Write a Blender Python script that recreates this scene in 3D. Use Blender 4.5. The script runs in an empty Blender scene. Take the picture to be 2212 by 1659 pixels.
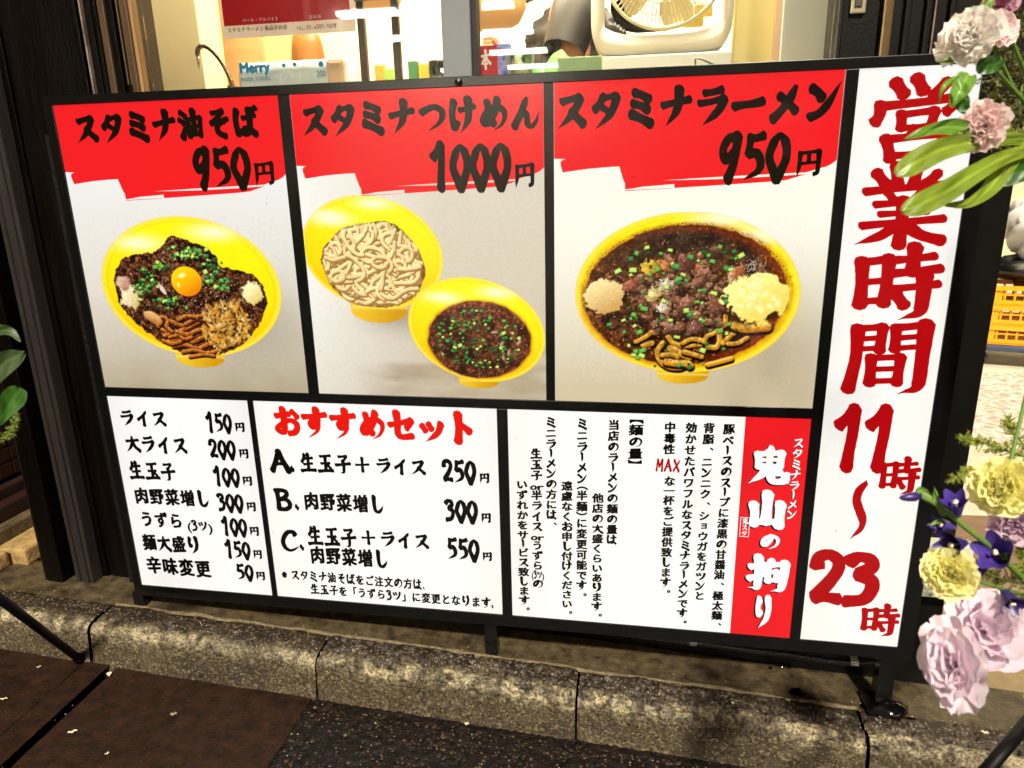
import bpy, bmesh, math, random
import numpy as np
from mathutils import Vector, Matrix, Euler
from mathutils.geometry import tessellate_polygon

S = bpy.context.scene
COL = S.collection
PI = math.pi
R = math.radians

# ------------------------------------------------------------------ camera
CAM = np.array([1.23128064, -1.42624519, 0.97683252])
CROT = [R(74.0355283), R(1.23793825), R(9.78659085)]
cd = bpy.data.cameras.new('camera')
cd.sensor_width = 36; cd.lens = 25.0126; cd.clip_start = 0.02; cd.clip_end = 500
cd.dof.use_dof = True; cd.dof.focus_distance = 1.5; cd.dof.aperture_fstop = 7.0
cam = bpy.data.objects.new('camera', cd); COL.objects.link(cam)
cam.location = CAM; cam.rotation_euler = CROT
S.camera = cam

# ------------------------------------------------------------------ world: night sky over the street
w = bpy.data.worlds.new('World'); S.world = w; w.use_nodes = True
nt = w.node_tree; bg = nt.nodes['Background']
sky = nt.nodes.new('ShaderNodeTexSky'); sky.sky_type = 'NISHITA'; sky.sun_disc = False
sky.sun_elevation = R(3); sky.sun_rotation = R(200)
nt.links.new(sky.outputs[0], bg.inputs[0]); bg.inputs[1].default_value = 0.006
su = bpy.data.lights.new('sun', 'SUN'); su.energy = 5.0; su.angle = R(3.5); su.color = (1.0, .91, .78)
sun = bpy.data.objects.new('sun', su); COL.objects.link(sun); sun.rotation_euler = (R(43), 0, R(14))

S.render.engine = 'CYCLES'
S.view_settings.view_transform = 'Standard'; S.view_settings.look = 'None'
S.view_settings.exposure = 0.5; S.view_settings.gamma = 1.0
S.view_settings.use_curve_mapping = False
S.cycles.use_denoising = True
S.cycles.max_bounces = 8; S.cycles.transparent_max_bounces = 12
S.cycles.sample_clamp_indirect = 4.0

# ------------------------------------------------------------------ image pixel helpers
# u, v are image pixels in a 2212 x 1659 frame; these turn a pixel into a place in the world
_F = 1536.884
_Rm = np.array(Euler(CROT, 'XYZ').to_matrix())
def _ray(u, v): return _Rm @ np.array([(u-1106)/_F, -(v-829.5)/_F, -1.0])
def on_y(u, v, y):
    d = _ray(u, v); t = (y-CAM[1])/d[1]; return Vector(CAM+d*t)
def on_z(u, v, z):
    d = _ray(u, v); t = (z-CAM[2])/d[2]; return Vector(CAM+d*t)
def deep(u, v, d): return Vector(CAM+_ray(u, v)*d)
def bd(u, v):                                   # board plane coordinates (x, z)
    p = on_y(u, v, 0.0); return (p.x, p.z)
def gz(x): return -0.07-0.055*x                 # the street falls gently to the right

def lin(c):
    c = np.asarray(c, float)/255.0
    return np.where(c <= 0.04045, c/12.92, ((c+0.055)/1.055)**2.4)

# ------------------------------------------------------------------ noise
def _hash(ix, iy, seed):
    n = (ix.astype(np.int64)*374761393+iy.astype(np.int64)*668265263+seed*1442695041) & 0xffffffff
    n = ((n ^ (n >> 13))*1274126177) & 0xffffffff
    return ((n ^ (n >> 16)) & 0xffff)/65535.0
def vnoise(x, y, seed=0):
    x = np.asarray(x, float); y = np.asarray(y, float)
    ix = np.floor(x); iy = np.floor(y); fx = x-ix; fy = y-iy
    fx = fx*fx*(3-2*fx); fy = fy*fy*(3-2*fy)
    a = _hash(ix, iy, seed); b = _hash(ix+1, iy, seed); c = _hash(ix, iy+1, seed); d = _hash(ix+1, iy+1, seed)
    return (a*(1-fx)+b*fx)*(1-fy)+(c*(1-fx)+d*fx)*fy
def fbm(x, y, seed=0, oct=4):
    s = 0; a = 0.5; t = 0
    for i in range(oct):
        s = s+a*vnoise(x*2**i, y*2**i, seed+i*17); t += a; a *= 0.5
    return s/t

# ------------------------------------------------------------------ materials
_M = {}
def nodes_of(name):
    m = bpy.data.materials.new(name); m.use_nodes = True
    nt = m.node_tree; b = nt.nodes['Principled BSDF']
    return m, nt, b
def mat(name, col, rough=0.5, metal=0.0, spec=0.5, var=0.0, scale=20.0, bump=0.0, bscale=80.0, emit=None, es=0.0,
        rvar=0.0, stretch=(1, 1, 1), col2=None, transl=0.0, coat=0.0, contrast=None):
    if name in _M: return _M[name]
    m, nt, b = nodes_of(name); L = nt.links
    c = tuple(lin(col))+(1,)
    b.inputs['Base Color'].default_value = c
    b.inputs['Roughness'].default_value = rough; b.inputs['Metallic'].default_value = metal
    b.inputs['Specular IOR Level'].default_value = spec
    b.inputs['Coat Weight'].default_value = coat
    if emit is not None:
        b.inputs['Emission Color'].default_value = tuple(lin(emit))+(1,); b.inputs['Emission Strength'].default_value = es
    tc = nt.nodes.new('ShaderNodeTexCoord'); mp = nt.nodes.new('ShaderNodeMapping')
    mp.inputs['Scale'].default_value = stretch; L.new(tc.outputs['Object'], mp.inputs[0])
    if var > 0 or col2 is not None:
        n = nt.nodes.new('ShaderNodeTexNoise'); n.inputs['Scale'].default_value = scale; n.inputs['Detail'].default_value = 8
        n.inputs['Roughness'].default_value = 0.65
        L.new(mp.outputs[0], n.inputs['Vector'])
        r = nt.nodes.new('ShaderNodeValToRGB')
        lo, hi = contrast if contrast else (0.3, 0.7)
        r.color_ramp.elements[0].position = lo; r.color_ramp.elements[1].position = hi
        if col2 is not None:
            r.color_ramp.elements[0].color = c; r.color_ramp.elements[1].color = tuple(lin(col2))+(1,)
        else:
            k = np.array(c[:3])
            r.color_ramp.elements[0].color = tuple(k*(1-var))+(1,); r.color_ramp.elements[1].color = tuple(np.minimum(k*(1+var), 1))+(1,)
        L.new(n.outputs[0], r.inputs[0]); L.new(r.outputs[0], b.inputs['Base Color'])
    if rvar > 0:
        n3 = nt.nodes.new('ShaderNodeTexNoise'); n3.inputs['Scale'].default_value = scale*0.6; n3.inputs['Detail'].default_value = 5
        L.new(mp.outputs[0], n3.inputs['Vector'])
        mr = nt.nodes.new('ShaderNodeMapRange'); mr.inputs[1].default_value = 0.3; mr.inputs[2].default_value = 0.7
        mr.inputs[3].default_value = max(rough-rvar, 0.02); mr.inputs[4].default_value = min(rough+rvar, 1)
        L.new(n3.outputs[0], mr.inputs[0]); L.new(mr.outputs[0], b.inputs['Roughness'])
    if bump > 0:
        n2 = nt.nodes.new('ShaderNodeTexNoise'); n2.inputs['Scale'].default_value = bscale; n2.inputs['Detail'].default_value = 8
        L.new(mp.outputs[0], n2.inputs['Vector'])
        bp = nt.nodes.new('ShaderNodeBump'); bp.inputs['Strength'].default_value = bump; bp.inputs['Distance'].default_value = 0.004
        L.new(n2.outputs[0], bp.inputs['Height']); L.new(bp.outputs[0], b.inputs['Normal'])
    if transl > 0:
        b.inputs['Transmission Weight'].default_value = 0
        tr = nt.nodes.new('ShaderNodeBsdfTranslucent'); tr.inputs[0].default_value = c
        mx = nt.nodes.new('ShaderNodeMixShader'); mx.inputs[0].default_value = transl
        out = nt.nodes['Material Output']
        L.new(b.outputs[0], mx.inputs[1]); L.new(tr.outputs[0], mx.inputs[2]); L.new(mx.outputs[0], out.inputs[0])
    _M[name] = m
    return m
def glass(name, tint=(255, 255, 255), rough=0.0, refl=1.0):
    if name in _M: return _M[name]
    m, nt, b = nodes_of(name); L = nt.links
    t = nt.nodes.new('ShaderNodeBsdfTransparent'); t.inputs[0].default_value = tuple(lin(tint))+(1,)
    g = nt.nodes.new('ShaderNodeBsdfGlossy'); g.inputs['Roughness'].default_value = rough
    f = nt.nodes.new('ShaderNodeFresnel'); f.inputs[0].default_value = 1.5
    mu = nt.nodes.new('ShaderNodeMath'); mu.operation = 'MULTIPLY'; mu.inputs[1].default_value = refl
    mx = nt.nodes.new('ShaderNodeMixShader')
    L.new(f.outputs[0], mu.inputs[0]); L.new(mu.outputs[0], mx.inputs[0]); L.new(t.outputs[0], mx.inputs[1]); L.new(g.outputs[0], mx.inputs[2])
    L.new(mx.outputs[0], nt.nodes['Material Output'].inputs[0])
    _M[name] = m
    return m
def printed(name, col=None, k=0.86, rough=0.12, attr=False):
    """backlit printed film: the light box behind shines through the ink"""
    if name in _M: return _M[name]
    m, nt, b = nodes_of(name); L = nt.links
    b.inputs['Roughness'].default_value = rough; b.inputs['Emission Strength'].default_value = k*.70
    if attr:
        a = nt.nodes.new('ShaderNodeAttribute'); a.attribute_name = 'Col'
        d = nt.nodes.new('ShaderNodeMix'); d.data_type = 'RGBA'; d.blend_type = 'MULTIPLY'; d.inputs[0].default_value = 1
        d.inputs[7].default_value = (.10, .10, .10, 1)
        L.new(a.outputs[0], b.inputs['Emission Color']); L.new(a.outputs[0], d.inputs[6]); L.new(d.outputs[2], b.inputs['Base Color'])
    else:
        c = lin(col); b.inputs['Base Color'].default_value = tuple(c*0.10)+(1,)
        b.inputs['Emission Color'].default_value = tuple(c)+(1,)
    _M[name] = m
    return m

# ------------------------------------------------------------------ object helpers
def link(o, parent=None):
    COL.objects.link(o)
    if parent: o.parent = parent
    return o
def empty(name, loc=(0, 0, 0), rot=(0, 0, 0)):
    o = bpy.data.objects.new(name, None); o.location = loc; o.rotation_euler = rot; o.empty_display_size = 0.05
    return link(o)
def tag(o, label=None, cat=None, group=None, kind=None):
    if label: o['label'] = label
    if cat: o['category'] = cat
    if group: o['group'] = group
    if kind: o['kind'] = kind
    return o
def smooth(me, on=True):
    me.polygons.foreach_set('use_smooth', [on]*len(me.polygons))
def mesh_obj(name, verts, faces, m, parent=None, sm=False, origin=None):
    me = bpy.data.meshes.new(name)
    v = [tuple(p) for p in verts]
    me.from_pydata(v, [], faces); me.update()
    if sm: smooth(me)
    if m: me.materials.append(m)
    o = bpy.data.objects.new(name, me)
    return link(o, parent)
class MB:
    def __init__(s): s.v = []; s.f = []
    def add(s, v, f):
        n = len(s.v); s.v += [tuple(p) for p in v]; s.f += [tuple(i+n for i in q) for q in f]; return s
    def box(s, a, b, rot=None, bevel=0.0):
        x0, y0, z0 = a; x1, y1, z1 = b
        if bevel > 0:
            e = min(bevel, abs(x1-x0)*.45, abs(y1-y0)*.45, abs(z1-z0)*.45)
            bm = bmesh.new()
            vs = [bm.verts.new(p) for p in [(x0,y0,z0),(x1,y0,z0),(x1,y1,z0),(x0,y1,z0),(x0,y0,z1),(x1,y0,z1),(x1,y1,z1),(x0,y1,z1)]]
            for q in [(0,3,2,1),(4,5,6,7),(0,1,5,4),(1,2,6,5),(2,3,7,6),(3,0,4,7)]: bm.faces.new([vs[i] for i in q])
            bmesh.ops.bevel(bm, geom=bm.edges[:], offset=e, segments=2, affect='EDGES', profile=0.6)
            bm.verts.index_update()
            v = [x.co.copy() for x in bm.verts]; f = [[q.index for q in p.verts] for p in bm.faces]; bm.free()
        else:
            v = [Vector(p) for p in [(x0,y0,z0),(x1,y0,z0),(x1,y1,z0),(x0,y1,z0),(x0,y0,z1),(x1,y0,z1),(x1,y1,z1),(x0,y1,z1)]]
            f = [(0,3,2,1),(4,5,6,7),(0,1,5,4),(1,2,6,5),(2,3,7,6),(3,0,4,7)]
        if rot:
            M, c = rot; v = [M @ (p-Vector(c))+Vector(c) for p in v]
        return s.add(v, f)
    def tube(s, pts, r, n=10, cap=True):
        pts = [Vector(p) for p in pts]; rr = r if hasattr(r, '__len__') else [r]*len(pts)
        v = []; up = None
        for i, p in enumerate(pts):
            d = (pts[min(i+1, len(pts)-1)]-pts[max(i-1, 0)]).normalized()
            if up is None:
                up = d.orthogonal().normalized()
            else:
                up = (up-d*up.dot(d)).normalized()
            b = d.cross(up)
            for k in range(n):
                a = 2*PI*k/n; v.append(p+(up*math.cos(a)+b*math.sin(a))*rr[i])
        f = []
        for i in range(len(pts)-1):
            for k in range(n):
                f.append((i*n+k, i*n+(k+1) % n, (i+1)*n+(k+1) % n, (i+1)*n+k))
        if cap: f.append(tuple(range(n-1, -1, -1))); f.append(tuple((len(pts)-1)*n+k for k in range(n)))
        return s.add(v, f)
    def lathe(s, prof, n=32, c=(0, 0, 0), M=None):
        v = []
        for r_, z in prof:
            for k in range(n):
                a = 2*PI*k/n; p = Vector((r_*math.cos(a), r_*math.sin(a), z))
                if M: p = M @ p
                v.append(p+Vector(c))
        f = []
        for i in range(len(prof)-1):
            for k in range(n): f.append((i*n+k, i*n+(k+1) % n, (i+1)*n+(k+1) % n, (i+1)*n+k))
        return s.add(v, f)
    def build(s, name, m, parent=None, sm=False): return mesh_obj(name, s.v, s.f, m, parent, sm)
def crom(pts, n=8):
    P = [np.array(p, float) for p in pts]
    if len(P) < 3:
        return [P[0]+(P[1]-P[0])*t for t in np.linspace(0, 1, n+1)]
    Q = [2*P[0]-P[1]]+P+[2*P[-1]-P[-2]]; out = []
    for i in range(1, len(Q)-2):
        for t in np.linspace(0, 1, n, endpoint=False):
            a, b, c, d = Q[i-1], Q[i], Q[i+1], Q[i+2]
            out.append(0.5*((2*b)+(-a+c)*t+(2*a-5*b+4*c-d)*t*t+(-a+3*b-3*c+d)*t**3))
    out.append(P[-1]); return out
def grid_mesh(name, X, Y, Z, m, parent=None, sm=True, cols=None, keep=None):
    """X, Y, Z are (H, W) arrays"""
    H, W = X.shape
    co = np.stack([X, Y, Z], -1).reshape(-1, 3).astype(np.float32)
    i = np.arange(H*W).reshape(H, W)
    q = np.stack([i[:-1, :-1], i[:-1, 1:], i[1:, 1:], i[1:, :-1]], -1).reshape(-1, 4)
    if keep is not None: q = q[keep.reshape(-1)]
    me = bpy.data.meshes.new(name)
    me.vertices.add(H*W); me.vertices.foreach_set('co', co.ravel())
    me.loops.add(q.size); me.loops.foreach_set('vertex_index', q.ravel().astype(np.int32))
    me.polygons.add(len(q)); me.polygons.foreach_set('loop_start', np.arange(0, q.size, 4, dtype=np.int32))
    me.polygons.foreach_set('loop_total', np.full(len(q), 4, dtype=np.int32))
    me.update(calc_edges=True)
    if sm: me.polygons.foreach_set('use_smooth', np.ones(len(q), dtype=bool))
    if cols is not None:
        a = me.color_attributes.new('Col', 'FLOAT_COLOR', 'POINT')
        c4 = np.concatenate([cols.reshape(-1, 3), np.ones((H*W, 1))], 1).astype(np.float32)
        a.data.foreach_set('color', c4.ravel())
    if m: me.materials.append(m)
    o = bpy.data.objects.new(name, me)
    return link(o, parent)

# ------------------------------------------------------------------ brush lettering
# glyphs in a 100 x 100 box, y down.  strokes split by '|', '*' starts a corner, leading number = weight,
# '<' tapers the end, '>' tapers the start
G = {
'ス': '1.05:19,26 46,20 76,15 *1.1:76,17 66,38 44,66 14,90<|1.1:50,54 68,70 87,86',
'タ': '>44,6 34,28 14,50|.9:38,22 62,17 82,15 *1.1:81,17 76,40 60,66 26,94<|.9:34,42 48,50 62,58',
'ミ': '1.15:30,10 54,17 74,28|1.15:26,38 50,44 72,55|1.25:22,66 54,78 82,92',
'ナ': '9,46 40,40 91,32|1.1:58,6 57,40 48,66 26,92<',
'油': '.9:12,10 22,16 30,24|.9:6,34 14,39 22,46|>1.1:34,56 20,76 12,92|.8:38,34 40,60 42,90|.8:38,34 62,31 88,28 *88,28 87,60 84,88|1:62,6 62,40 62,80|.7:42,58 84,54|.8:42,84 85,80',
'そ': '.9:28,16 50,13 72,8 *.9:72,10 50,30 22,50 *.9:22,50 56,42 88,36 *1:78,40 54,50 44,66 52,82 76,92',
'ば': '1:18,12 12,42 18,88 26,74|.9:40,36 62,33 88,27|1:66,10 67,40 64,74 50,88 38,80 48,68 66,74 88,90|.6:78,6 86,14|.6:90,1 97,9',
'は': '1:18,12 12,42 18,88 26,74|.9:40,34 62,31 90,25|1:66,8 67,40 64,74 50,88 38,80 48,68 66,74 88,90',
'つ': '1:12,40 34,30 60,24 84,36 86,56 72,74 44,90<',
'ツ': '1:14,30 24,46|1:40,24 48,40|1.1:86,20 76,54 56,76 34,92<',
'け': '1:20,12 13,46 20,90 29,72|.9:40,36 64,33 92,26|1.1:70,6 72,40 66,70 48,96<',
'め': '.9:28,16 33,48 50,82|1:64,10 52,48 26,80 13,68 30,42 58,30 84,42 88,62 76,84 58,95<',
'ん': '>1:56,6 38,46 12,92 *.9:14,88 34,60 50,52 56,64 58,84 72,92 88,76 93,60<',
'ラ': '1:26,18 52,16 78,10|.95:12,44 50,40 86,32 *1.1:85,34 74,58 56,76 32,94<',
'ー': '1.15:8,56 30,52 60,50 92,44',
'｜': '1.05:46,4 50,30 50,70 48,96<',
'メ': '>1.1:78,6 58,46 38,70 14,92|1:32,34 58,52 80,72',
'ン': '1.15:16,18 32,28 44,42|1.1:14,90 40,80 64,56 90,12<',
'イ': '>1:78,6 52,34 14,60|1.05:54,36 54,64 53,94',
'円': '.8:18,18 17,60 12,94<|.8:18,19 50,16 86,12 *.85:86,12 86,60 84,86 72,92|.75:50,18 50,50|.7:18,55 84,50',
'0': '>1.3:34,4 16,26 7,52 20,78 33,98|>1.3:32,4 52,24 57,50 48,74 33,98',
'1': '1.25:8,30 22,18 34,5 *1.25:36,4 37,40 34,70 32,98',
'2': '1.2:9,32 12,14 30,7 48,16 50,34 34,60 10,88 *1.2:10,88 32,86 58,88',
'3': '1.2:9,20 24,10 42,12 48,26 28,42 *1.2:28,42 50,52 52,70 40,88 9,94',
'5': '1.15:18,12 36,12 58,7|1.1:20,12 17,28 15,44 *1.3:15,44 38,44 52,60 46,80 12,95<',
'9': '1.25:46,10 24,12 9,34 18,56 42,42 *1.3:50,8 47,40 40,70 26,98',
'営': '1:24,6 34,20|1:46,2 54,17|>1:80,2 74,12 64,24|.95:11,32 10,44 6,52|.95:11,33 50,30 92,25 *.9:92,26 86,36 80,42|.8:34,43 35,60|.8:34,44 50,42 69,40 *.8:69,40 66,59|.7:36,60 66,58|.7:50,60 44,70|.9:20,72 24,84 27,97|.9:20,73 50,70 83,67 *.9:83,67 79,82 75,95|.8:27,93 76,90',
'業': '.9:38,2 41,24|.9:60,2 58,24|.9:18,10 28,23|>.9:84,7 78,16 70,24|.85:8,32 50,28 92,25|.7:32,33 39,43|.7:68,31 60,43|.75:20,48 82,44|.7:26,60 76,57|.85:8,74 50,70 94,66|1:50,44 50,72 50,99|1:44,74 30,86 8,95<|1.1:56,74 72,86 95,93',
'時': '.9:11,22 13,50 13,80|.85:11,23 26,21 40,18 *.85:40,18 40,50 39,78|.7:14,49 38,47|.75:14,75 38,73|.95:66,4 66,36|.75:48,20 68,18 88,15|.85:42,38 68,35 96,31|.75:45,58 70,55 96,51|1:80,40 81,66 79,88 64,96<|.85:52,66 62,80',
'間': '.9:14,10 15,50 10,96|.75:14,10 42,7 *.75:42,7 41,40|.6:16,24 40,22|.6:16,38 41,36|.75:57,8 58,38|.8:57,8 72,6 90,3 *1:90,3 90,50 89,88 74,97<|.6:59,22 88,19|.6:59,36 88,33|.8:33,50 34,86|.7:33,50 66,48 *.75:66,48 65,85|.6:35,66 65,64|.65:35,83 65,81',
'〜': '>1:62,2 42,18 36,34 48,52 62,70 58,86 40,99<',
'鬼': '.9:54,2 44,14|.85:20,18 24,54|.85:20,18 50,15 80,12 *.85:80,12 77,50|.75:50,16 50,50|.6:24,34 77,31|.7:24,53 77,49|1:40,54 34,74 8,96<|1:56,54 56,80 64,93 80,94 97,88 *.8:96,88 96,70|.7:74,56 66,72 84,70|.6:78,62 88,76',
'山': '1.25:50,4 50,40 49,84|1.1:14,36 18,60 18,92|1:18,86 50,84 84,82|1.2:86,32 86,60 85,94',
'の': '1.1:54,18 48,46 28,76 15,70 16,46 34,26 62,18 86,34 88,58 76,80 54,94<',
'拘': '1:26,4 28,40 27,88 14,92<|.9:6,32 24,28 44,24|.9:4,66 24,58 46,48|>1:62,4 56,22 44,40|.85:56,24 76,21 95,17 *1:95,17 94,60 88,90 74,96<|.8:52,44 54,70|.75:52,45 76,42 *.75:76,42 74,67|.7:54,68 75,66',
'り': '1.2:28,10 22,34 28,58 36,48|1.3:70,6 76,40 66,72 40,96<',
'お': '1:10,32 36,28 62,24|1:38,8 40,50 38,84 26,88 12,76 30,60 62,46 86,56 88,74 76,88 54,92|.9:74,16 84,24 92,34',
'す': '1:6,32 50,28 94,22|1.05:58,6 60,40 56,62 42,66 34,54 44,42 58,48 62,66 52,84 30,98<',
'セ': '1:6,48 44,42 88,30 *1:88,32 80,46 68,58|1.1:34,8 37,40 36,74 50,88 90,84',
'ッ': '.9:18,48 30,64|.9:42,42 52,58|1:86,40 76,66 58,82 36,96<',
'ト': '1.2:40,6 42,50 38,96|1.1:44,38 62,48 80,62',
'A': '>1.3:48,6 32,46 10,92|1.4:46,8 64,46 90,92|1:28,62 66,58',
'B': '1.2:24,12 26,50 26,90|1.2:14,12 44,9 66,14 70,28 52,44 32,48 *1.2:32,48 62,48 80,62 78,80 56,92 20,90',
'C': '1.2:82,24 70,9 46,10 26,30 16,56 24,82 46,94 70,88 88,76<',
'M': '1.2:20,10 14,94|1.2:22,10 48,60|1.2:76,8 48,60|1.3:78,8 84,96',
'X': '1.3:16,8 84,94|>1.2:86,6 50,50 14,92',
'＋': '.95:6,52 50,50 94,46|1:50,8 50,92',
'.': '1.5:40,70 56,84',
'生': '1:30,10 24,30 12,46|.9:26,30 52,27 80,24|1:52,6 52,50 51,88|.8:24,58 52,55 78,52|1.1:6,92 40,87 96,86',
'玉': '.9:20,14 50,12 84,8|1:51,14 51,86|.85:24,50 78,46|1.1:6,90 50,86 96,84|.9:68,60 82,74',
'子': '.9:26,12 50,10 76,7 *.8:76,8 64,22 52,34|1:52,34 56,60 52,88 36,94<|1:6,54 50,50 96,44',
'大': '1:8,38 50,34 92,29|>1.1:50,6 48,40 34,70 8,94<|1.2:50,40 66,70 94,92',
'し': '1.2:30,8 30,50 36,82 56,90 76,74 84,60<',
}
EM = 1.0
def _stroke_outline(pts, W, taper0, taper1, seed):
    c = np.array(crom(pts, 7)); d = np.gradient(c, axis=0); d /= (np.linalg.norm(d, axis=1)[:, None]+1e-9)
    nrm = np.stack([-d[:, 1], d[:, 0]], 1)
    n = len(c); t = np.linspace(0, 1, n)
    wd = W*(0.86+0.22*(np.abs(t-0.5)*2)**2.2)
    # broad flat brush: down strokes fatter than flat ones
    wd = wd*(0.82+0.3*np.abs(d[:, 1]))
    if taper1: wd = wd*np.clip((1-t)*2.3+0.12, 0, 1)**0.8
    if taper0: wd = wd*np.clip(t*3+0.35, 0, 1)
    rs = np.random.RandomState(seed)
    wl = wd*(1+rs.uniform(-.03, .03, n)); wr = wd*(1+rs.uniform(-.03, .03, n))
    L = c+nrm*wl[:, None]/2; Rr = c-nrm*wr[:, None]/2
    return c, d, L, Rr, wd
def glyph_mesh(ch, W=15.5):
    """brush glyph -> (verts in unit box y up, faces)"""
    v = []; f = []
    sd = ord(ch)
    for si, st in enumerate(G[ch].split('|')):
        sub = [[]]; wts = [1.0]; t0 = [False]; t1 = [False]
        for tok in st.split():
            if tok[0] == '*':
                sub.append([]); wts.append(wts[-1]); t0.append(False); t1.append(False); tok = tok[1:]
            if tok[0] == '>': t0[-1] = True; tok = tok[1:]
            if ':' in tok:
                a, tok = tok.split(':'); wts[-1] = float(a)
            if tok[0] == '>': t0[-1] = True; tok = tok[1:]
            if tok[-1] == '<': t1[-1] = True; tok = tok[:-1]
            x, y = tok.split(','); sub[-1].append((float(x), float(y)))
        for k, pts in enumerate(sub):
            if len(pts) < 2: continue
            c, d, L, Rr, wd = _stroke_outline(pts, W*wts[k], t0[k], t1[k], sd*31+si*7+k)
            z = ((si*3+k) % 16)*1.5
            b = len(v); n = len(c)
            for i in range(n): v.append((L[i][0], L[i][1], z+i*.05)); v.append((Rr[i][0], Rr[i][1], z+i*.05))
            for i in range(n-1): f.append((b+2*i, b+2*i+1, b+2*i+3, b+2*i+2))
            # pressed start: slanted wedge; lifted end: blunt
            if not t0[k]:
                b2 = len(v); nn = np.array([-d[0][1], d[0][0]])
                for al in (-.62, 0.05, .7):
                    e = c[0]-d[0]*wd[0]*.30*(1-al*al*.75)+nn*wd[0]*.5*al+np.array([-wd[0]*.09, -wd[0]*.12]); v.append((e[0], e[1], z))
                f.append((b+1, b2, b2+1, b2+2, b))
            if not t1[k]:
                b2 = len(v); nn = np.array([-d[-1][1], d[-1][0]])
                for al in (-.66, 0.0, .66):
                    e = c[-1]+d[-1]*wd[-1]*.30*(1-al*al*.8)+nn*wd[-1]*.5*al+np.array([wd[-1]*.05, wd[-1]*.07]); v.append((e[0], e[1], z))
                f.append((b+2*(n-1)+1, b2, b2+1, b2+2, b+2*(n-1)))
            else:
                e = c[-1]+d[-1]*W*.55; b2 = len(v); v.append((e[0], e[1], z)); f.append((b+2*(n-1)+1, b2, b+2*(n-1)))
    v = np.array(v, float); v[:, 0] /= 100; v[:, 1] = 1-v[:, 1]/100
    return v, f
_GC = {}
def font_mesh(ch, bold=0.022):
    """a character the brush alphabet lacks: system glyph, thickened with a slanted nib and tilted like brush writing"""
    cu = bpy.data.curves.new('c', 'FONT'); cu.body = ch; cu.offset = 0.0; cu.resolution_u = 2
    o = bpy.data.objects.new('c', cu); COL.objects.link(o)
    dg = bpy.context.evaluated_depsgraph_get(); me = bpy.data.meshes.new_from_object(o.evaluated_get(dg))
    n = len(me.vertices); v = np.zeros(n*3); me.vertices.foreach_get('co', v); v = v.reshape(-1, 3)
    f = [tuple(p.vertices) for p in me.polygons]
    bpy.data.objects.remove(o); bpy.data.curves.remove(cu); bpy.data.meshes.remove(me)
    full = ord(ch) > 0x2000
    wid = 1.0 if full else max(v[:, 0].max() if n else .5, .3)
    v = v.copy()
    if full: v[:, 1] = v[:, 1]+0.12
    else: v[:, 0] /= wid
    x = v[:, 0]-0.5; y = v[:, 1]-0.5
    v[:, 1] += x*0.07+(vnoise(v[:, 0]*7, v[:, 1]*7, ord(ch))-.5)*.035
    v[:, 0] += (vnoise(v[:, 0]*7+9, v[:, 1]*7, ord(ch)+5)-.5)*.03
    a = v.copy(); a[:, 2] = 0
    r = bold
    offs = [(0, 0), (r, -r*.55), (-r, r*.55), (r*.35, r*.75), (-r*.35, -r*.75), (r*1.1, r*.2), (-r*1.1, -r*.2)]
    vs = []; fo = []
    for i, (ox, oy) in enumerate(offs):
        b = v+np.array([ox if full else ox*1.5, oy, 0]); b[:, 2] = i*1.5; vs.append(b); fo += [tuple(q+n*i for q in p) for p in f]
    return np.concatenate(vs), fo
def char_mesh(ch, W=17.5, bold=0.022):
    k = (ch, W, bold)
    if k not in _GC:
        _GC[k] = glyph_mesh(ch, W) if ch in G else font_mesh(ch, bold)
    return _GC[k]
HALF = set('0123459.()abcdefghijklmnopqrstuvwxyz:-67８')
def cellw(ch):
    if ch == '　': return 0.6
    if ch in '01239567 54-': return 0.62
    if ch in '、。': return 0.55
    if ch in '()': return 0.45
    if ord(ch) < 128: return 0.62
    return 1.0
SMALL_V = set('ョッャュ')
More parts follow.
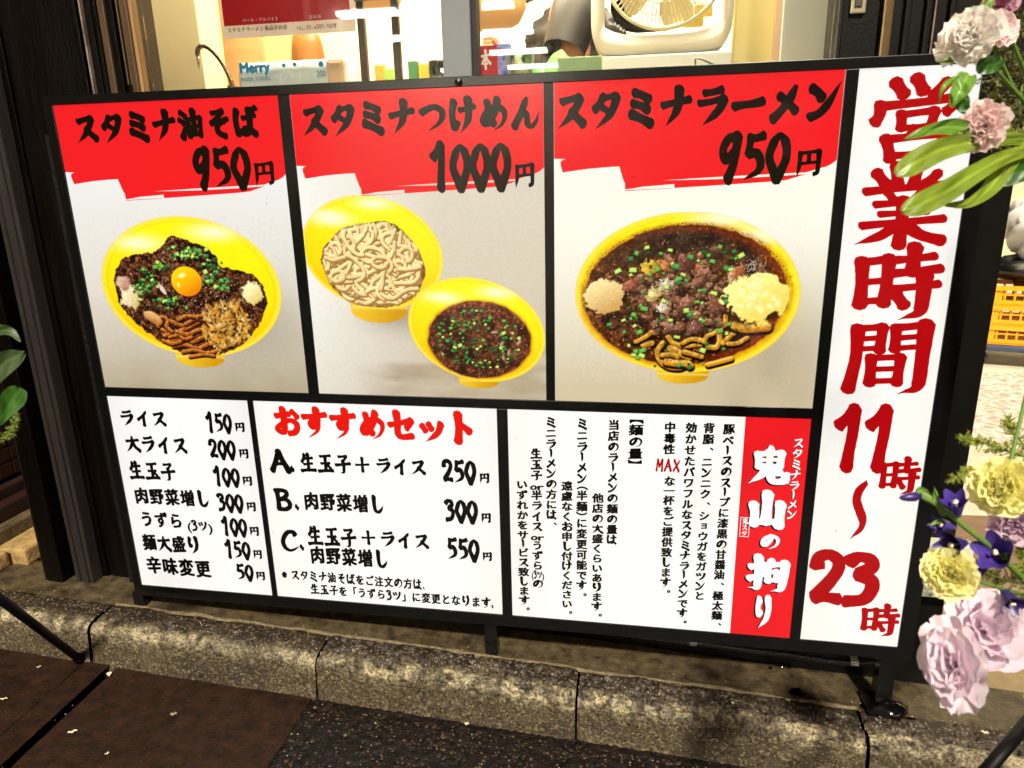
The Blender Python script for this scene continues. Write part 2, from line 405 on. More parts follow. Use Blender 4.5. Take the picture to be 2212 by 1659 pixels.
class Ink:
    """collects lettering that lies flat on a sheet; built as one mesh"""
    def __init__(s, y): s.m = MB(); s.y = y
    def glyph(s, ch, x0, z0, x1, z1, W=17.5, bold=0.022, slant=0.0, dx=0, dz=0, dy=0):
        if ch in ' 　': return
        v, f = char_mesh(ch, W, bold); w_ = x1-x0; h = z1-z0
        nx = 1.0
        if ch in '0123459' and ch in G: nx = 1/0.64
        X = x0+(v[:, 0]*nx+slant*(v[:, 1]-.5))*w_; Z = z0+v[:, 1]*h
        Y = s.y+dy-v[:, 2]*0.00002
        s.m.add([(X[i]+dx, Y[i], Z[i]+dz) for i in range(len(X))], f)
    def line(s, text, L, Rr, hpx, **k):
        """horizontal line, L and R image pixels, hpx height in pixels"""
        xl, zl = bd(*L); xr, zr = bd(*Rr); mx, my = (L[0]+Rr[0])/2, (L[1]+Rr[1])/2
        h = bd(mx, my-hpx/2)[1]-bd(mx, my+hpx/2)[1]; zc = (zl+zr)/2
        tw = sum(cellw(c) for c in text); u = (xr-xl)/tw; x = xl
        for c in text:
            cw = cellw(c)*u; g = 0.04*cw
            s.glyph(c, x+g, zc-h/2, x+cw-g, zc+h/2, **k); x += cw
    def box(s, ch, q, **k):
        """one glyph in a box of image pixels (left, top, right, bottom)"""
        cx, cy = (q[0]+q[2])/2, (q[1]+q[3])/2
        x0 = bd(q[0], cy)[0]; x1 = bd(q[2], cy)[0]; z1 = bd(cx, q[1])[1]; z0 = bd(cx, q[3])[1]
        s.glyph(ch, x0, z0, x1, z1, **k)
    def column(s, text, T, B, wpx, **k):
        """vertical column, top centre and bottom centre in image pixels"""
        xt, zt = bd(*T); xb, zb = bd(*B); xc = (xt+xb)/2
        my = (T[1]+B[1])/2; mx = (T[0]+B[0])/2
        w_ = bd(mx+wpx/2, my)[0]-bd(mx-wpx/2, my)[0]
        cells = []
        i = 0
        while i < len(text):
            if text[i] == '<':                       # upright run inside the column
                j = text.index('>', i); cells.append((text[i+1:j], .85)); i = j+1
            else:
                cells.append((text[i], 0.55 if text[i] in '、。　【】（）' else (.8 if text[i] in 'ー一' else 1.0))); i += 1
        th = sum(c[1] for c in cells); u = (zt-zb)/th; z = zt
        for c, hh in cells:
            ch_ = hh*u
            if len(c) > 1 or c.isascii():
                n = len(c); tw = sum(cellw(q) for q in c); uu = w_*1.2/tw; x = xc-w_*.6
                for q in c:
                    s.glyph(q, x, z-ch_*1.0, x+cellw(q)*uu, z-ch_*.0, **k); x += cellw(q)*uu
            elif c in '、。':
                s.glyph(c, xc+w_*.0, z-ch_*1.0, xc+w_*.9, z+ch_*.6-0.0, **k) if False else s.glyph(c, xc+w_*.18, z-u*.55, xc+w_*1.0, z+u*.3, **k)
            elif c == 'ー':
                s.glyph('｜', xc-w_*.5, z-ch_, xc+w_*.5, z, **k)
            elif c in '（）【】':
                v, f = char_mesh(c, 15.5, k.get('bold', .022))
                # turned a quarter for vertical setting
                X = xc+(v[:, 1]-.5)*w_*1.0; cz = z-ch_/2
                off = .22 if c in '（【' else -.22
                Z = cz-(v[:, 0]-.5-off)*u*.9
                s.m.add([(X[i], s.y-v[i, 2]*.00002, Z[i]) for i in range(len(X))], [tuple(q) for q in f])
            elif c in SMALL_V:
                s.glyph(c, xc-w_*.35, z-ch_*.8, xc+w_*.45, z+ch_*.05, **k)
            else:
                s.glyph(c, xc-w_*.5, z-ch_*.98, xc+w_*.5, z-ch_*.02, **k)
            z -= ch_
    def build(s, name, m, parent, label=None):
        o = s.m.build(name, m, parent)
        if label: o['label'] = label
        return o
# ------------------------------------------------------------------ the illuminated menu board
M_FRAME = mat('black_frame_metal', (10, 10, 10), rough=0.2, spec=0.45, var=.15, scale=12, rvar=.06)
M_INK = mat('black_ink', (8, 8, 7), rough=0.10, spec=0.5)
M_RED = printed('red_ink', (178, 8, 14), k=.95)
M_REDBG = printed('red_banner', (236, 30, 36), k=.95)
M_REDHOT = printed('bright_red_ink', (222, 22, 12), k=1.0)
M_WHITE = printed('white_ink', (255, 255, 252), k=.95)
M_PHOTO = printed('photo_print', attr=True, k=1.0)
board = empty('menu_board', (0, 0, 0))
tag(board, 'black framed illuminated menu board of noodle bowls and prices standing on the pavement', 'menu board')
XS = dict(a0=0, a1=.5137, b0=.5384, b1=1.0491, c0=1.068, c1=1.5811, d0=1.6031, d1=1.8, e1=.3613, f0=.3751, f1=.9416, g0=.9653)
ZT, ZM, ZN = 1.1507, .5286, .5068
FY = -0.0035
def bar(x0, x1, z0, z1, y0=FY, y1=0.04): MB().box((x0, y0, z0), (x1, y1, z1), bevel=.0012).build('frame_bar', M_FRAME, board)
bar(-.022, 1.832, ZT, ZT+.0185); bar(-.022, 1.832, -.03, 0)
bar(-.022, 0, 0, ZT); bar(1.8, 1.832, 0, ZT)
bar(XS['a1'], XS['b0'], ZN+.022, ZT, -.003); bar(XS['b1'], XS['c0'], ZN+.022, ZT, -.003)
bar(XS['c1'], XS['d0'], 0, ZT, -.0032)
bar(0, XS['c1'], ZN, ZN+.022, -.0028); bar(XS['e1'], XS['f0'], 0, ZN, -.003); bar(XS['f1'], XS['g0'], 0, ZN, -.003)
MB().box((-.02, .008, -.028), (1.83, .042, ZT+.016)).build('light_box_back', M_FRAME, board)
# bolt in the top rail
bx_, bz_ = bd(992, 178)
Mx = Matrix.Rotation(R(90), 3, 'X')
MB().lathe([(0, .007), (.0045, .007), (.0055, .005), (.007, .004), (.0075, 0)], 20, (bx_, FY, bz_), Mx).build('bolt', mat('worn_bolt', (70, 70, 72), rough=.3, metal=.9), board, True)
# legs
for (u, v0, ww) in ((1061, 1424, .030), (1905, 1545, .034), (300, 1318, .03)):
    p = bd(u, v0)
    zb = gz(p[0])+.001
    MB().box((p[0]-ww/2, .004, zb), (p[0]+ww/2, .036, -.029), bevel=.002).build('leg', M_FRAME, board)
MB().box((1.755, -.02, gz(1.78)+.001), (1.80, .05, gz(1.78)+.016), bevel=.004).build('foot', M_FRAME, board)

GREYW = lin((226, 226, 222)); PAPER = lin((246, 246, 243))
def panel(name, x0, x1, z0, z1, colfn, nx=40, nz=44, label=None):
    X, Z = np.meshgrid(np.linspace(x0, x1, nx), np.linspace(z0, z1, nz))
    o = grid_mesh(name, X, np.zeros_like(X), Z, M_PHOTO, board, False, colfn(X, Z))
    if label: o['label'] = label
    return o
def mixc(a, b, t): return a*(1-t[..., None])+b*t[..., None]
def bg1(X, Z):
    v = np.clip((ZT-Z)/(ZT-ZM), 0, 1); n = fbm(X*9, Z*9, 3)
    c = mixc(lin((232, 232, 230)), lin((216, 210, 196)), np.clip((v-.2)/.5, 0, 1))
    c = mixc(c, lin((176, 164, 138)), np.clip((v-.62)/.38, 0, 1)**1.1*(.75+.5*n))
    sh = np.exp(-(((X-.40)/.12)**2+((Z-.68)/.10)**2)); c = mixc(c, lin((165, 155, 135)), sh*.7)
    return c
def bg2(X, Z):
    v = np.clip((ZT-Z)/(ZT-ZM), 0, 1); n = fbm(X*6+5, Z*26, 8)
    c = mixc(lin((238, 236, 228)), lin((200, 188, 164)), np.clip((X-.54)/.3, 0, 1)*(.6+.4*v))
    st = np.clip((n-.5)*3, 0, 1)*np.clip((v-.7)/.12, 0, 1)*np.clip((X-.62)/.1, 0, 1)
    c = mixc(c, lin((176, 160, 128)), np.clip((v-.6)/.4, 0, 1)*.35)
    c = mixc(c, lin((160, 140, 110)), st*.75)
    sh = np.exp(-(((X-.76)/.09)**2+((Z-.705)/.035)**2)); c = mixc(c, lin((120, 105, 75)), sh*.55)
    return c
def bg3(X, Z):
    v = np.clip((ZT-Z)/(ZT-ZM), 0, 1); n = fbm(X*7, Z*7, 11)
    c = mixc(lin((243, 240, 226)), lin((204, 190, 158)), np.clip((v-.4)/.55, 0, 1)**1.2)
    sh = np.exp(-(((X-1.47)/.13)**2+((Z-.66)/.12)**2)); c = mixc(c, lin((176, 160, 126)), sh*.75)
    return c
def white_sheet(x0, x1, warm):
    def f(X, Z):
        v = np.clip(Z/ZN, 0, 1); n = fbm(X*5, Z*5, 21)
        e = np.clip(np.minimum(np.minimum(X-x0, x1-X), .10)/.10, 0, 1)
        c = mixc(lin((250, 246, 240)), lin((240, 240, 242)), np.clip(v+n*.4-.3, 0, 1))
        c = mixc(c, lin((252, 250, 240)), np.full_like(v, warm))
        return c*(.90+.10*e)[..., None]
    return f
TOPS = [('a0', 'a1', bg1), ('b0', 'b1', bg2), ('c0', 'c1', bg3)]
sheets = []
for (i, (a, b_, fn)) in enumerate(TOPS):
    sheets.append(panel('poster', XS[a], XS[b_], ZN+.022, ZT, fn, 60, 70,
        ['poster of the egg topped noodle bowl', 'poster of the bowl of plain noodles and the bowl of dipping soup', 'poster of the large bowl of dark soup noodles'][i]))
pl_price = panel('price_sheet', 0, XS['e1'], 0, ZN, white_sheet(0, XS['e1'], 0), label='white sheet of side dish prices')
pl_set = panel('price_sheet', XS['f0'], XS['f1'], 0, ZN, white_sheet(XS['f0'], XS['f1'], .5), label='white sheet of three set meals under a red heading')
pl_text = panel('text_sheet', XS['g0'], bd(1594, 1130)[0], 0, ZN, white_sheet(XS['g0'], 1.6, .8), label='white sheet of vertical text')
pl_hours = panel('hours_sheet', XS['d0'], XS['d1'], 0, ZT, white_sheet(XS['d0'], XS['d1'], .7), 24, 80, label='tall white sheet with opening hours in red')
xr0 = bd(1594, 1130)[0]
red_strip = mesh_obj('red_strip', [(xr0, 0, 0), (XS['c1'], 0, 0), (XS['c1'], 0, ZN), (xr0, 0, ZN)], [(0, 1, 2, 3)], M_REDBG, board)

# ---- printed food photographs: painted on fine point-coloured sheets
class Canvas:
    def __init__(s, x0, x1, z0, z1, fn, cell=.00112):
        s.x0, s.z0, s.cell = x0, z0, cell
        s.nx = int((x1-x0)/cell)+1; s.nz = int((z1-z0)/cell)+1
        s.X, s.Z = np.meshgrid(np.linspace(x0, x1, s.nx), np.linspace(z0, z1, s.nz))
        s.C = fn(s.X, s.Z)
        s.grain = fbm(s.X*240, s.Z*240, 5, 2)
    def win(s, cx, cz, r):
        i0 = max(int((cx-r-s.x0)/s.cell), 0); i1 = min(int((cx+r-s.x0)/s.cell)+2, s.nx)
        j0 = max(int((cz-r-s.z0)/s.cell), 0); j1 = min(int((cz+r-s.z0)/s.cell)+2, s.nz)
        return slice(j0, j1), slice(i0, i1)
    def put(s, W, a, col):
        a = np.clip(a, 0, 1)[..., None]; s.C[W] = s.C[W]*(1-a)+col*a
    def blob(s, p, rx, rz, col, ang=0, edge=.25, soft=.10, seed=0, shade=None, fr=14):
        W = s.win(p[0], p[1], max(rx, rz)*1.5); X = s.X[W]-p[0]; Z = s.Z[W]-p[1]
        if X.size == 0: return
        c_, s_ = math.cos(ang), math.sin(ang); u = (X*c_+Z*s_)/rx; v = (-X*s_+Z*c_)/rz
        r = np.hypot(u, v)*(1+edge*(fbm(X*fr/rx*.1+seed, Z*fr/rx*.1, seed, 3)-.5)*2)
        a = np.clip((1-r)/soft, 0, 1)
        if shade is None: cc = np.broadcast_to(np.asarray(col), X.shape+(3,))
        else:
            k = np.clip(.5-.35*u+.55*v+.3*(fbm(X*fr/rx*.25+seed, Z*fr/rx*.25, seed+9, 3)-.5)*2, 0, 1)
            cc = mixc(np.asarray(shade), np.asarray(col), k)
        s.put(W, a, cc)
    def poly(s, pts, col, soft=.0006):
        P = np.array(pts); c = P.mean(0); r = np.abs(P-c).max()*1.2+.002
        W = s.win(c[0], c[1], r); X = s.X[W]; Z = s.Z[W]
        if X.size == 0: return
        n = len(P); dmin = np.full(X.shape, 1e9); ins = np.zeros(X.shape, bool)
        for i in range(n):
            x1, z1 = P[i]; x2, z2 = P[(i+1) % n]; dx, dz = x2-x1, z2-z1
            t = np.clip(((X-x1)*dx+(Z-z1)*dz)/(dx*dx+dz*dz+1e-12), 0, 1)
            dmin = np.minimum(dmin, np.hypot(X-x1-t*dx, Z-z1-t*dz))
            cr = ((z1 > Z) != (z2 > Z)) & (X < (x2-x1)*(Z-z1)/(z2-z1+1e-12)+x1); ins ^= cr
        sd = np.where(ins, dmin, -dmin); s.put(W, sd/soft+.5, np.asarray(col)+np.zeros(X.shape+(3,)))
    def ribbon(s, pts, w, ce, cm, hl=None, taper=False):
        c = np.array(crom(pts, 5)); lo = c.min(0)-w; hi = c.max(0)+w
        i0 = max(int((lo[0]-s.x0)/s.cell), 0); i1 = min(int((hi[0]-s.x0)/s.cell)+2, s.nx)
        j0 = max(int((lo[1]-s.z0)/s.cell), 0); j1 = min(int((hi[1]-s.z0)/s.cell)+2, s.nz)
        W = (slice(j0, j1), slice(i0, i1)); X = s.X[W]; Z = s.Z[W]
        if X.size == 0: return
        best = np.full(X.shape, 1e9); PX = np.zeros(X.shape); PZ = np.zeros(X.shape)
        for i in range(len(c)-1):
            a, b = c[i], c[i+1]; L = np.hypot(*(b-a))+1e-9; d = (b-a)/L
            t = np.clip((X-a[0])*d[0]+(Z-a[1])*d[1], 0, L); px = X-a[0]-t*d[0]; pz = Z-a[1]-t*d[1]; r = px*px+pz*pz
            k = r < best; best = np.where(k, r, best); PX = np.where(k, px, PX); PZ = np.where(k, pz, PZ)
        r = np.sqrt(best)/(w/2); sd = (PX*(-.45)+PZ*.89)/(w/2)
        k = np.clip(.80+.42*sd-.62*r**3, 0, 1)
        cc = mixc(np.asarray(ce), np.asarray(cm), k)
        if hl is not None: cc = mixc(cc, np.asarray(hl), np.clip(1-np.hypot((sd-.38)*2.2, (r-.38)*1.6), 0, 1)*.75)
        s.put(W, (1.04-r)/.22, cc)
    def build(s, parent, name='printed_bowl'):
        g = (s.grain-.5)[..., None]*.10+1
        return grid_mesh(name, s.X, np.full_like(s.X, -.0002), s.Z, M_PHOTO, parent, False, np.clip(s.C*g, 0, 1))
class Ell:
    """ellipse from four extreme points in image pixels (left, right, top, bottom)"""
    def __init__(s, l, r, t, b):
        l, r, t, b = [np.array(bd(*q)) for q in (l, r, t, b)]
        s.c = (l+r+t+b)/4; A = np.stack([(r-l)/2, (b-t)/2], 1); s.A = A; s.I = np.linalg.inv(A)
    def rc(s, X, Z):
        x = X-s.c[0]; z = Z-s.c[1]; return s.I[0, 0]*x+s.I[0, 1]*z, s.I[1, 0]*x+s.I[1, 1]*z
    def pt(s, p, q): return tuple(s.c+s.A @ np.array([p, q]))
Y0 = lin((255, 236, 20)); Y1 = lin((250, 206, 8)); Y2 = lin((255, 250, 120)); Y3 = lin((205, 150, 12)); Y4 = lin((255, 224, 60))
def bowl(cv, E, base=None, food=None, hl=((.35, -.78), (-.5, -.62))):
    X, Z = cv.X, cv.Z
    if base is not None:                                    # foot ring below
        x0, z0 = bd(*base[0]); x1, z1 = bd(*base[1]); zb = bd(*base[2])[1]
        cx = (x0+x1)/2; hw = abs(x1-x0)/2; dn = (z0+z1)/2-zb
        u = (X-cx)/hw; v = ((z0+z1)/2-Z)/dn
        zz = np.where(v < 0, 0, v); wd = 1-.10*zz
        r = np.where(v < .35, np.abs(u/wd), np.hypot(u/wd, (v-.35)/.65)); a = np.clip((1-r)/.03, 0, 1)*np.clip((v+1.2)/.1, 0, 1)
        cc = mixc(Y3, lin((232, 190, 40)), np.clip(.6-.8*u-.25*np.clip(v, 0, 1), 0, 1))
        cc = mixc(cc, lin((250, 225, 110)), np.clip(1-np.abs(v-.1)*6, 0, 1)*.6)
        cv.put((slice(None), slice(None)), a, cc)
    p, q = E.rc(X, Z); r = np.hypot(p, q)
    sc = .5*np.linalg.norm(E.A[:, 0])
    a = np.clip((1-r)/(.0016/sc), 0, 1)
    wall = mixc(Y1, Y0, np.clip(.55-.75*q+.15*p, 0, 1))
    wall = mixc(wall, Y4, np.clip((r-.93)/.03, 0, 1)*.8)                     # lip
    wall = mixc(wall, Y3, np.clip((q-.2), 0, 1)*np.clip((.93-r)/.05, 0, 1)*.55)
    wall = mixc(wall, Y3, np.clip(1-np.abs(r-.925)/.012, 0, 1)*.35)
    for (hp, hq) in hl:
        g = np.exp(-(((p-hp)/.22)**2+((q-hq)/.09)**2)); wall = mixc(wall, lin((255, 253, 210)), g*.85)
    wall = mixc(wall, Y3, np.exp(-(((r-1.0)/.012)**2))*.5)
    cv.put((slice(None), slice(None)), a, wall)
def texture(cv, mask, pal, sc=1.0, seed=0):
    """speckled cooked texture through a mask: pal = dark, mid, light, spark"""
    n1 = fbm(cv.X*70*sc, cv.Z*70*sc, seed, 4); n2 = fbm(cv.X*260*sc, cv.Z*260*sc, seed+3, 3); n3 = vnoise(cv.X*420*sc, cv.Z*420*sc, seed+8)
    c = mixc(pal[0], pal[1], np.clip((n1*.6+n2*.4-.38)*4.2, 0, 1)); c = mixc(c, pal[2], np.clip((n2-.56)*7, 0, 1)*np.clip((n1-.35)*4, 0, 1))
    c = mixc(c, pal[3], np.clip((n3-.90)*12, 0, 1)*.8)
    cv.put((slice(None), slice(None)), mask, c)
def polymask(cv, pts, soft=.0012, rough=.004, seed=2):
    P = np.array(crom(list(pts)+[pts[0]], 6)); X = cv.X+(fbm(cv.X*90, cv.Z*90, seed, 3)-.5)*rough*2; Z = cv.Z+(fbm(cv.X*90+50, cv.Z*90, seed, 3)-.5)*rough*2
    ins = np.zeros(X.shape, bool); n = len(P)
    for i in range(n):
        x1, z1 = P[i]; x2, z2 = P[(i+1) % n]
        ins ^= ((z1 > Z) != (z2 > Z)) & (X < (x2-x1)*(Z-z1)/(z2-z1+1e-12)+x1)
    m = ins.astype(float)
    m[1:-1, 1:-1] = (m[1:-1, 1:-1]*2+m[:-2, 1:-1]+m[2:, 1:-1]+m[1:-1, :-2]+m[1:-1, 2:])/6
    return m
def inside(P, x, z):
    c = False; n = len(P)
    for i in range(n):
        x1, z1 = P[i]; x2, z2 = P[(i+1) % n]
        if (z1 > z) != (z2 > z) and x < (x2-x1)*(z-z1)/(z2-z1)+x1: c = not c
    return c
def rough_up(cv, mask):
    n = fbm(cv.X*210, cv.Z*210, 91, 4); k = np.clip(.35+(n-.28)*1.7, .25, 1.7)
    cv.C = np.clip(cv.C*(1+(k-1)*mask*.8)[..., None], 0, 1)
GR = [lin((46, 112, 40)), lin((92, 160, 58)), lin((172, 206, 92)), lin((26, 74, 32)), lin((64, 136, 66))]
MEAT = [lin((34, 15, 8)), lin((96, 50, 28)), lin((166, 100, 58)), lin((236, 196, 150))]
MEAT2 = [lin((52, 26, 16)), lin((120, 68, 44)), lin((196, 132, 94)), lin((246, 214, 180))]
rg = random.Random(7)
def onion(cv, p, sz, k=None):
    a = rg.uniform(-.5, .6); w_ = sz*rg.uniform(.7, 1.2); h = sz*rg.uniform(.55, .9); c_, s_ = math.cos(a), math.sin(a)
    q = [(-w_/2, -h/2), (w_/2, -h*.45), (w_*.45, h/2), (-w_*.5, h*.4)]
    P = [(p[0]+x*c_-z*s_, p[1]+x*s_+z*c_) for x, z in q]
    D = [(x+.0008, z-.0016) for x, z in P]; cv.poly(D, lin((24, 22, 12)), .0015)
    col = GR[rg.choice([0, 1, 1, 2, 2, 4, 3])] if k is None else GR[k]; cv.poly(P, col)
    M_ = [(p[0]+x*c_*.6-z*s_*.6, p[1]+x*s_*.6+z*c_*.6+h*.12) for x, z in q]; cv.poly(M_, np.minimum(col*1.35+.02, 1), .0015)
def chunk(cv, p, r, seed, pal=MEAT):
    cv.blob((p[0]+.001, p[1]-.0025), r*1.05, r*.8, pal[0], rg.uniform(-1, 1), .4, .3, seed)
    cv.blob(p, r, r*rg.uniform(.6, .85), pal[2]*rg.uniform(.55, 1.0), rg.uniform(-1, 1), .5, .3, seed, shade=pal[0]*1.2, fr=30)

# bowl with egg, fried garlic and brown noodles
z_lo = bd(420, 800)[1]-.004; z_hi = bd(400, 466)[1]+.004
cv = Canvas(bd(213, 620)[0], bd(620, 640)[0], z_lo, z_hi, bg1)
E1 = Ell((219, 612), (607, 622), (386, 472), (436, 777))
bowl(cv, E1, base=((379, 768), (486, 768), (435, 794)))
food1 = [bd(*q) for q in [(247, 605), (256, 570), (285, 550), (330, 545), (352, 528), (362, 512), (374, 507), (388, 514), (405, 520), (440, 532), (468, 556), (478, 575), (520, 585), (548, 595), (568, 620), (576, 655), (560, 700), (525, 742), (480, 765), (425, 769), (372, 752), (325, 722), (285, 690), (258, 655)]]
m = polymask(cv, food1); texture(cv, m, MEAT, 1.0, 31); food1a = np.array(food1); food1c = food1a.mean(0)+(food1a-food1a.mean(0))*.95
for i in range(150):
    q = (rg.gauss(0, .36), rg.gauss(-.12, .26)); p = E1.pt(*q)
    if -.62 < q[0] < .62 and -.62 < q[1] < .3 and inside(food1c, *p): chunk(cv, p, rg.uniform(.004, .011), i, MEAT2 if i % 3 == 0 else MEAT)
for pts, w_ in [([(345, 700), (352, 690), (372, 695), (390, 702), (412, 705)], 9), ([(350, 712), (372, 720), (395, 712), (420, 700), (436, 690)], 9), ([(355, 725), (380, 716), (405, 722), (430, 712), (452, 716)], 9), ([(362, 738), (390, 730), (415, 738), (440, 728), (460, 732)], 9), ([(375, 748), (400, 744), (428, 752), (452, 742), (470, 748)], 9), ([(395, 760), (420, 756), (446, 762), (470, 757)], 8), ([(342, 705), (338, 692), (350, 684), (362, 692), (360, 706), (372, 716)], 8), ([(400, 700), (425, 688), (448, 692), (470, 700)], 8), ([(352, 735), (372, 742), (392, 736), (414, 728)], 8), ([(410, 770), (440, 766), (462, 768)], 7), ([(385, 690), (402, 682), (422, 684), (440, 680)], 8), ([(366, 728), (384, 724), (396, 732)], 7)]:
    P = [bd(*q) for q in pts]; cv.ribbon([(a+.001, b-.003) for a, b in P], w_*.00142, lin((44, 16, 4)), lin((60, 24, 6)))
    cv.ribbon(P, w_*.00115, lin((92, 38, 6)), lin((206, 112, 32)), lin((240, 176, 96)))
for i in range(150):                                       # fried garlic flakes
    t = rg.uniform(0, 2*PI); rr = math.sqrt(rg.random())
    u = 489+52*rr*math.cos(t)+6*math.sin(t); v = 706+58*rr*math.sin(t)
    p = bd(u, v); L_ = rg.uniform(.006, .015)
    if not inside(food1c, *p): continue
    cv.blob((p[0]+.001, p[1]-.002), L_*.9, L_*.42, lin((84, 44, 18)), rg.uniform(0, 3), .6, .3, i)
    cv.blob(p, L_, L_*rg.uniform(.3, .6), lin(rg.choice([(240, 186, 70), (248, 206, 100), (222, 160, 56), (252, 224, 140)])), rg.uniform(0, 3), .6, .25, i+3, shade=lin((196, 128, 44)), fr=26)
rough_up(cv, m)
for i in range(260):
    q = (rg.gauss(0, .40), rg.gauss(.05, .36)); p = E1.pt(*q)
    if inside(food1c, *p): cv.blob(p, rg.uniform(.0007, .0022), rg.uniform(.0005, .0012), lin(rg.choice([(244, 214, 180), (220, 160, 110), (255, 240, 220)])), rg.uniform(-.6, .6), .3, .6, i)
cv.blob(bd(281, 640), .026, .030, lin((250, 242, 205)), .3, .5, .2, 5, shade=lin((214, 186, 120)), fr=30)
cv.blob(bd(268, 612), .020, .018, lin((228, 190, 166)), .3, .4, .3, 6, shade=lin((170, 120, 96)))
cv.blob(bd(545, 634), .026, .026, lin((252, 246, 190)), 0, .3, .15, 8, shade=lin((222, 200, 110)), fr=40)
cv.blob(bd(330, 686), .026, .012, lin((232, 190, 120)), -.5, .3, .25, 9, shade=lin((180, 110, 50)))
cv.blob(bd(351, 625), .018, .006, lin((226, 200, 186)), -1.0, .3, .3, 4)
for c_, n, s1, s2 in [((305, 620), 22, 22, 18), ((400, 545), 34, 42, 12), ((315, 600), 14, 26, 16), ((460, 605), 26, 26, 16), ((350, 650), 14, 24, 10), ((375, 655), 10, 28, 8), ((450, 565), 12, 26, 12), ((350, 575), 14, 22, 10)]:
    for i in range(n): onion(cv, bd(c_[0]+rg.gauss(0, s1*.55), c_[1]+rg.gauss(0, s2*.7)), rg.uniform(.006, .0115))
p = bd(403, 608); cv.blob((p[0]+.002, p[1]-.005), .0385, .034, lin((50, 22, 8)), 0, .03, .12, 0)
cv.blob(p, .0375, .0335, lin((255, 206, 10)), 0, .02, .06, 0, shade=lin((232, 128, 10)), fr=1)
cv.blob(bd(393, 595), .012, .006, lin((255, 246, 170)), .3, .1, .6, 0); cv.blob(bd(386, 616), .004, .007, lin((255, 236, 120)), .3, .1, .5, 0)
cv.build(sheets[0])

# plain noodles and dipping soup
z_lo = bd(1040, 842)[1]; z_hi = bd(800, 412)[1]
cv = Canvas(XS['b0']+.0005, XS['b1']-.0005, z_lo, z_hi, bg2)
E2 = Ell((655, 540), (961, 556), (782, 420), (816, 668))
bowl(cv, E2, base=((756, 662), (882, 658), (820, 698)), hl=((.12, -.86), (-.55, -.62), (-.5, -.55)))
nood = [bd(*q) for q in [(692, 560), (700, 535), (720, 512), (740, 492), (775, 484), (800, 482), (832, 478), (860, 490), (885, 515), (905, 540), (918, 575), (915, 605), (900, 635), (870, 655), (830, 663), (785, 660), (750, 648), (722, 625), (705, 600)]]
m = polymask(cv, nood, rough=.003); NP = [lin((104, 70, 28)), lin((170, 130, 66)), lin((200, 160, 90)), lin((226, 196, 136))]; texture(cv, m, NP, .5, 77)
def noodle(cv, c0, rmax, w_, seed):
    r_ = random.Random(seed); th = r_.uniform(0, 2*PI); x, z = c0; pts = [(x, z)]; cur = r_.uniform(-1, 1)*1.0
    for i in range(r_.randint(5, 10)):
        cur += r_.uniform(-.7, .7); cur = max(-1.3, min(1.3, cur)); th += cur*.75; st = r_.uniform(.010, .015)
        x += st*math.cos(th); z += st*math.sin(th)*.85; pts.append((x, z))
    pts = [q for q in pts]
    return pts
P_in = np.array(nood)
cen = P_in.mean(0); shrink = cen+(P_in-cen)*.97
k = 0
for i in range(1400):
    c0 = (rg.uniform(P_in[:, 0].min(), P_in[:, 0].max()), rg.uniform(P_in[:, 1].min(), P_in[:, 1].max()))
    if not inside(shrink, *c0): continue
    pts = noodle(cv, c0, 0, 0, i)
    good = []
    for q in pts:
        if inside(shrink, *q): good.append(q)
        else: break
    if len(good) < 3: continue
    k += 1
    if k > 330: break
    br = rg.uniform(.85, 1.07)*(0.55 if k < 90 else (.78 if k < 170 else 1))
    cv.ribbon([(a+.0013, b-.0030) for a, b in good], .0090, lin((140, 100, 50)), lin((172, 130, 74)))
    cv.ribbon(good, .0079, lin((198, 150, 74))*br, lin((255, 230, 156))*br, lin((255, 248, 214))*br)
E2b = Ell((882, 700), (1179, 722), (1012, 601), (1042, 828))
bowl(cv, E2b, base=((990, 820), (1080, 820), (1036, 839)), hl=((.38, -.74), (-.42, -.58)))
Es = Ell((920, 728), (1144, 737), (1037, 652), (1040, 820))
p, q = Es.rc(cv.X, cv.Z); rr = np.hypot(p, q)*(1+.05*(fbm(cv.X*60, cv.Z*60, 4, 3)-.5)); msk = np.clip((1-rr)/.025, 0, 1)
cv.put((slice(None), slice(None)), np.clip((1.05-rr)/.06, 0, 1), lin((196, 120, 20)))
texture(cv, msk, [lin((52, 24, 14)), lin((112, 58, 34)), lin((160, 92, 56)), lin((222, 170, 130))], .9, 12)
dk = np.exp(-(((p+.25)/.45)**2+((q-.35)/.4)**2)); cv.put((slice(None), slice(None)), msk*dk*.55, lin((30, 16, 10)))
for i in range(160):
    t = rg.uniform(0, 2*PI); r_ = math.sqrt(rg.random())*.86; onion(cv, Es.pt(r_*math.cos(t), r_*math.sin(t)*.9), rg.uniform(.004, .0085), None if rg.random() < .55 else rg.choice([0, 3, 4]))
for (u, v) in ((1070, 718), (1085, 742), (1088, 772), (1122, 740), (1100, 760)): cv.blob(bd(u, v), .007, .004, lin((206, 170, 140)), rg.uniform(0, 2), .5, .3, u, shade=lin((120, 70, 48)))
cv.build(sheets[1], 'printed_bowls')

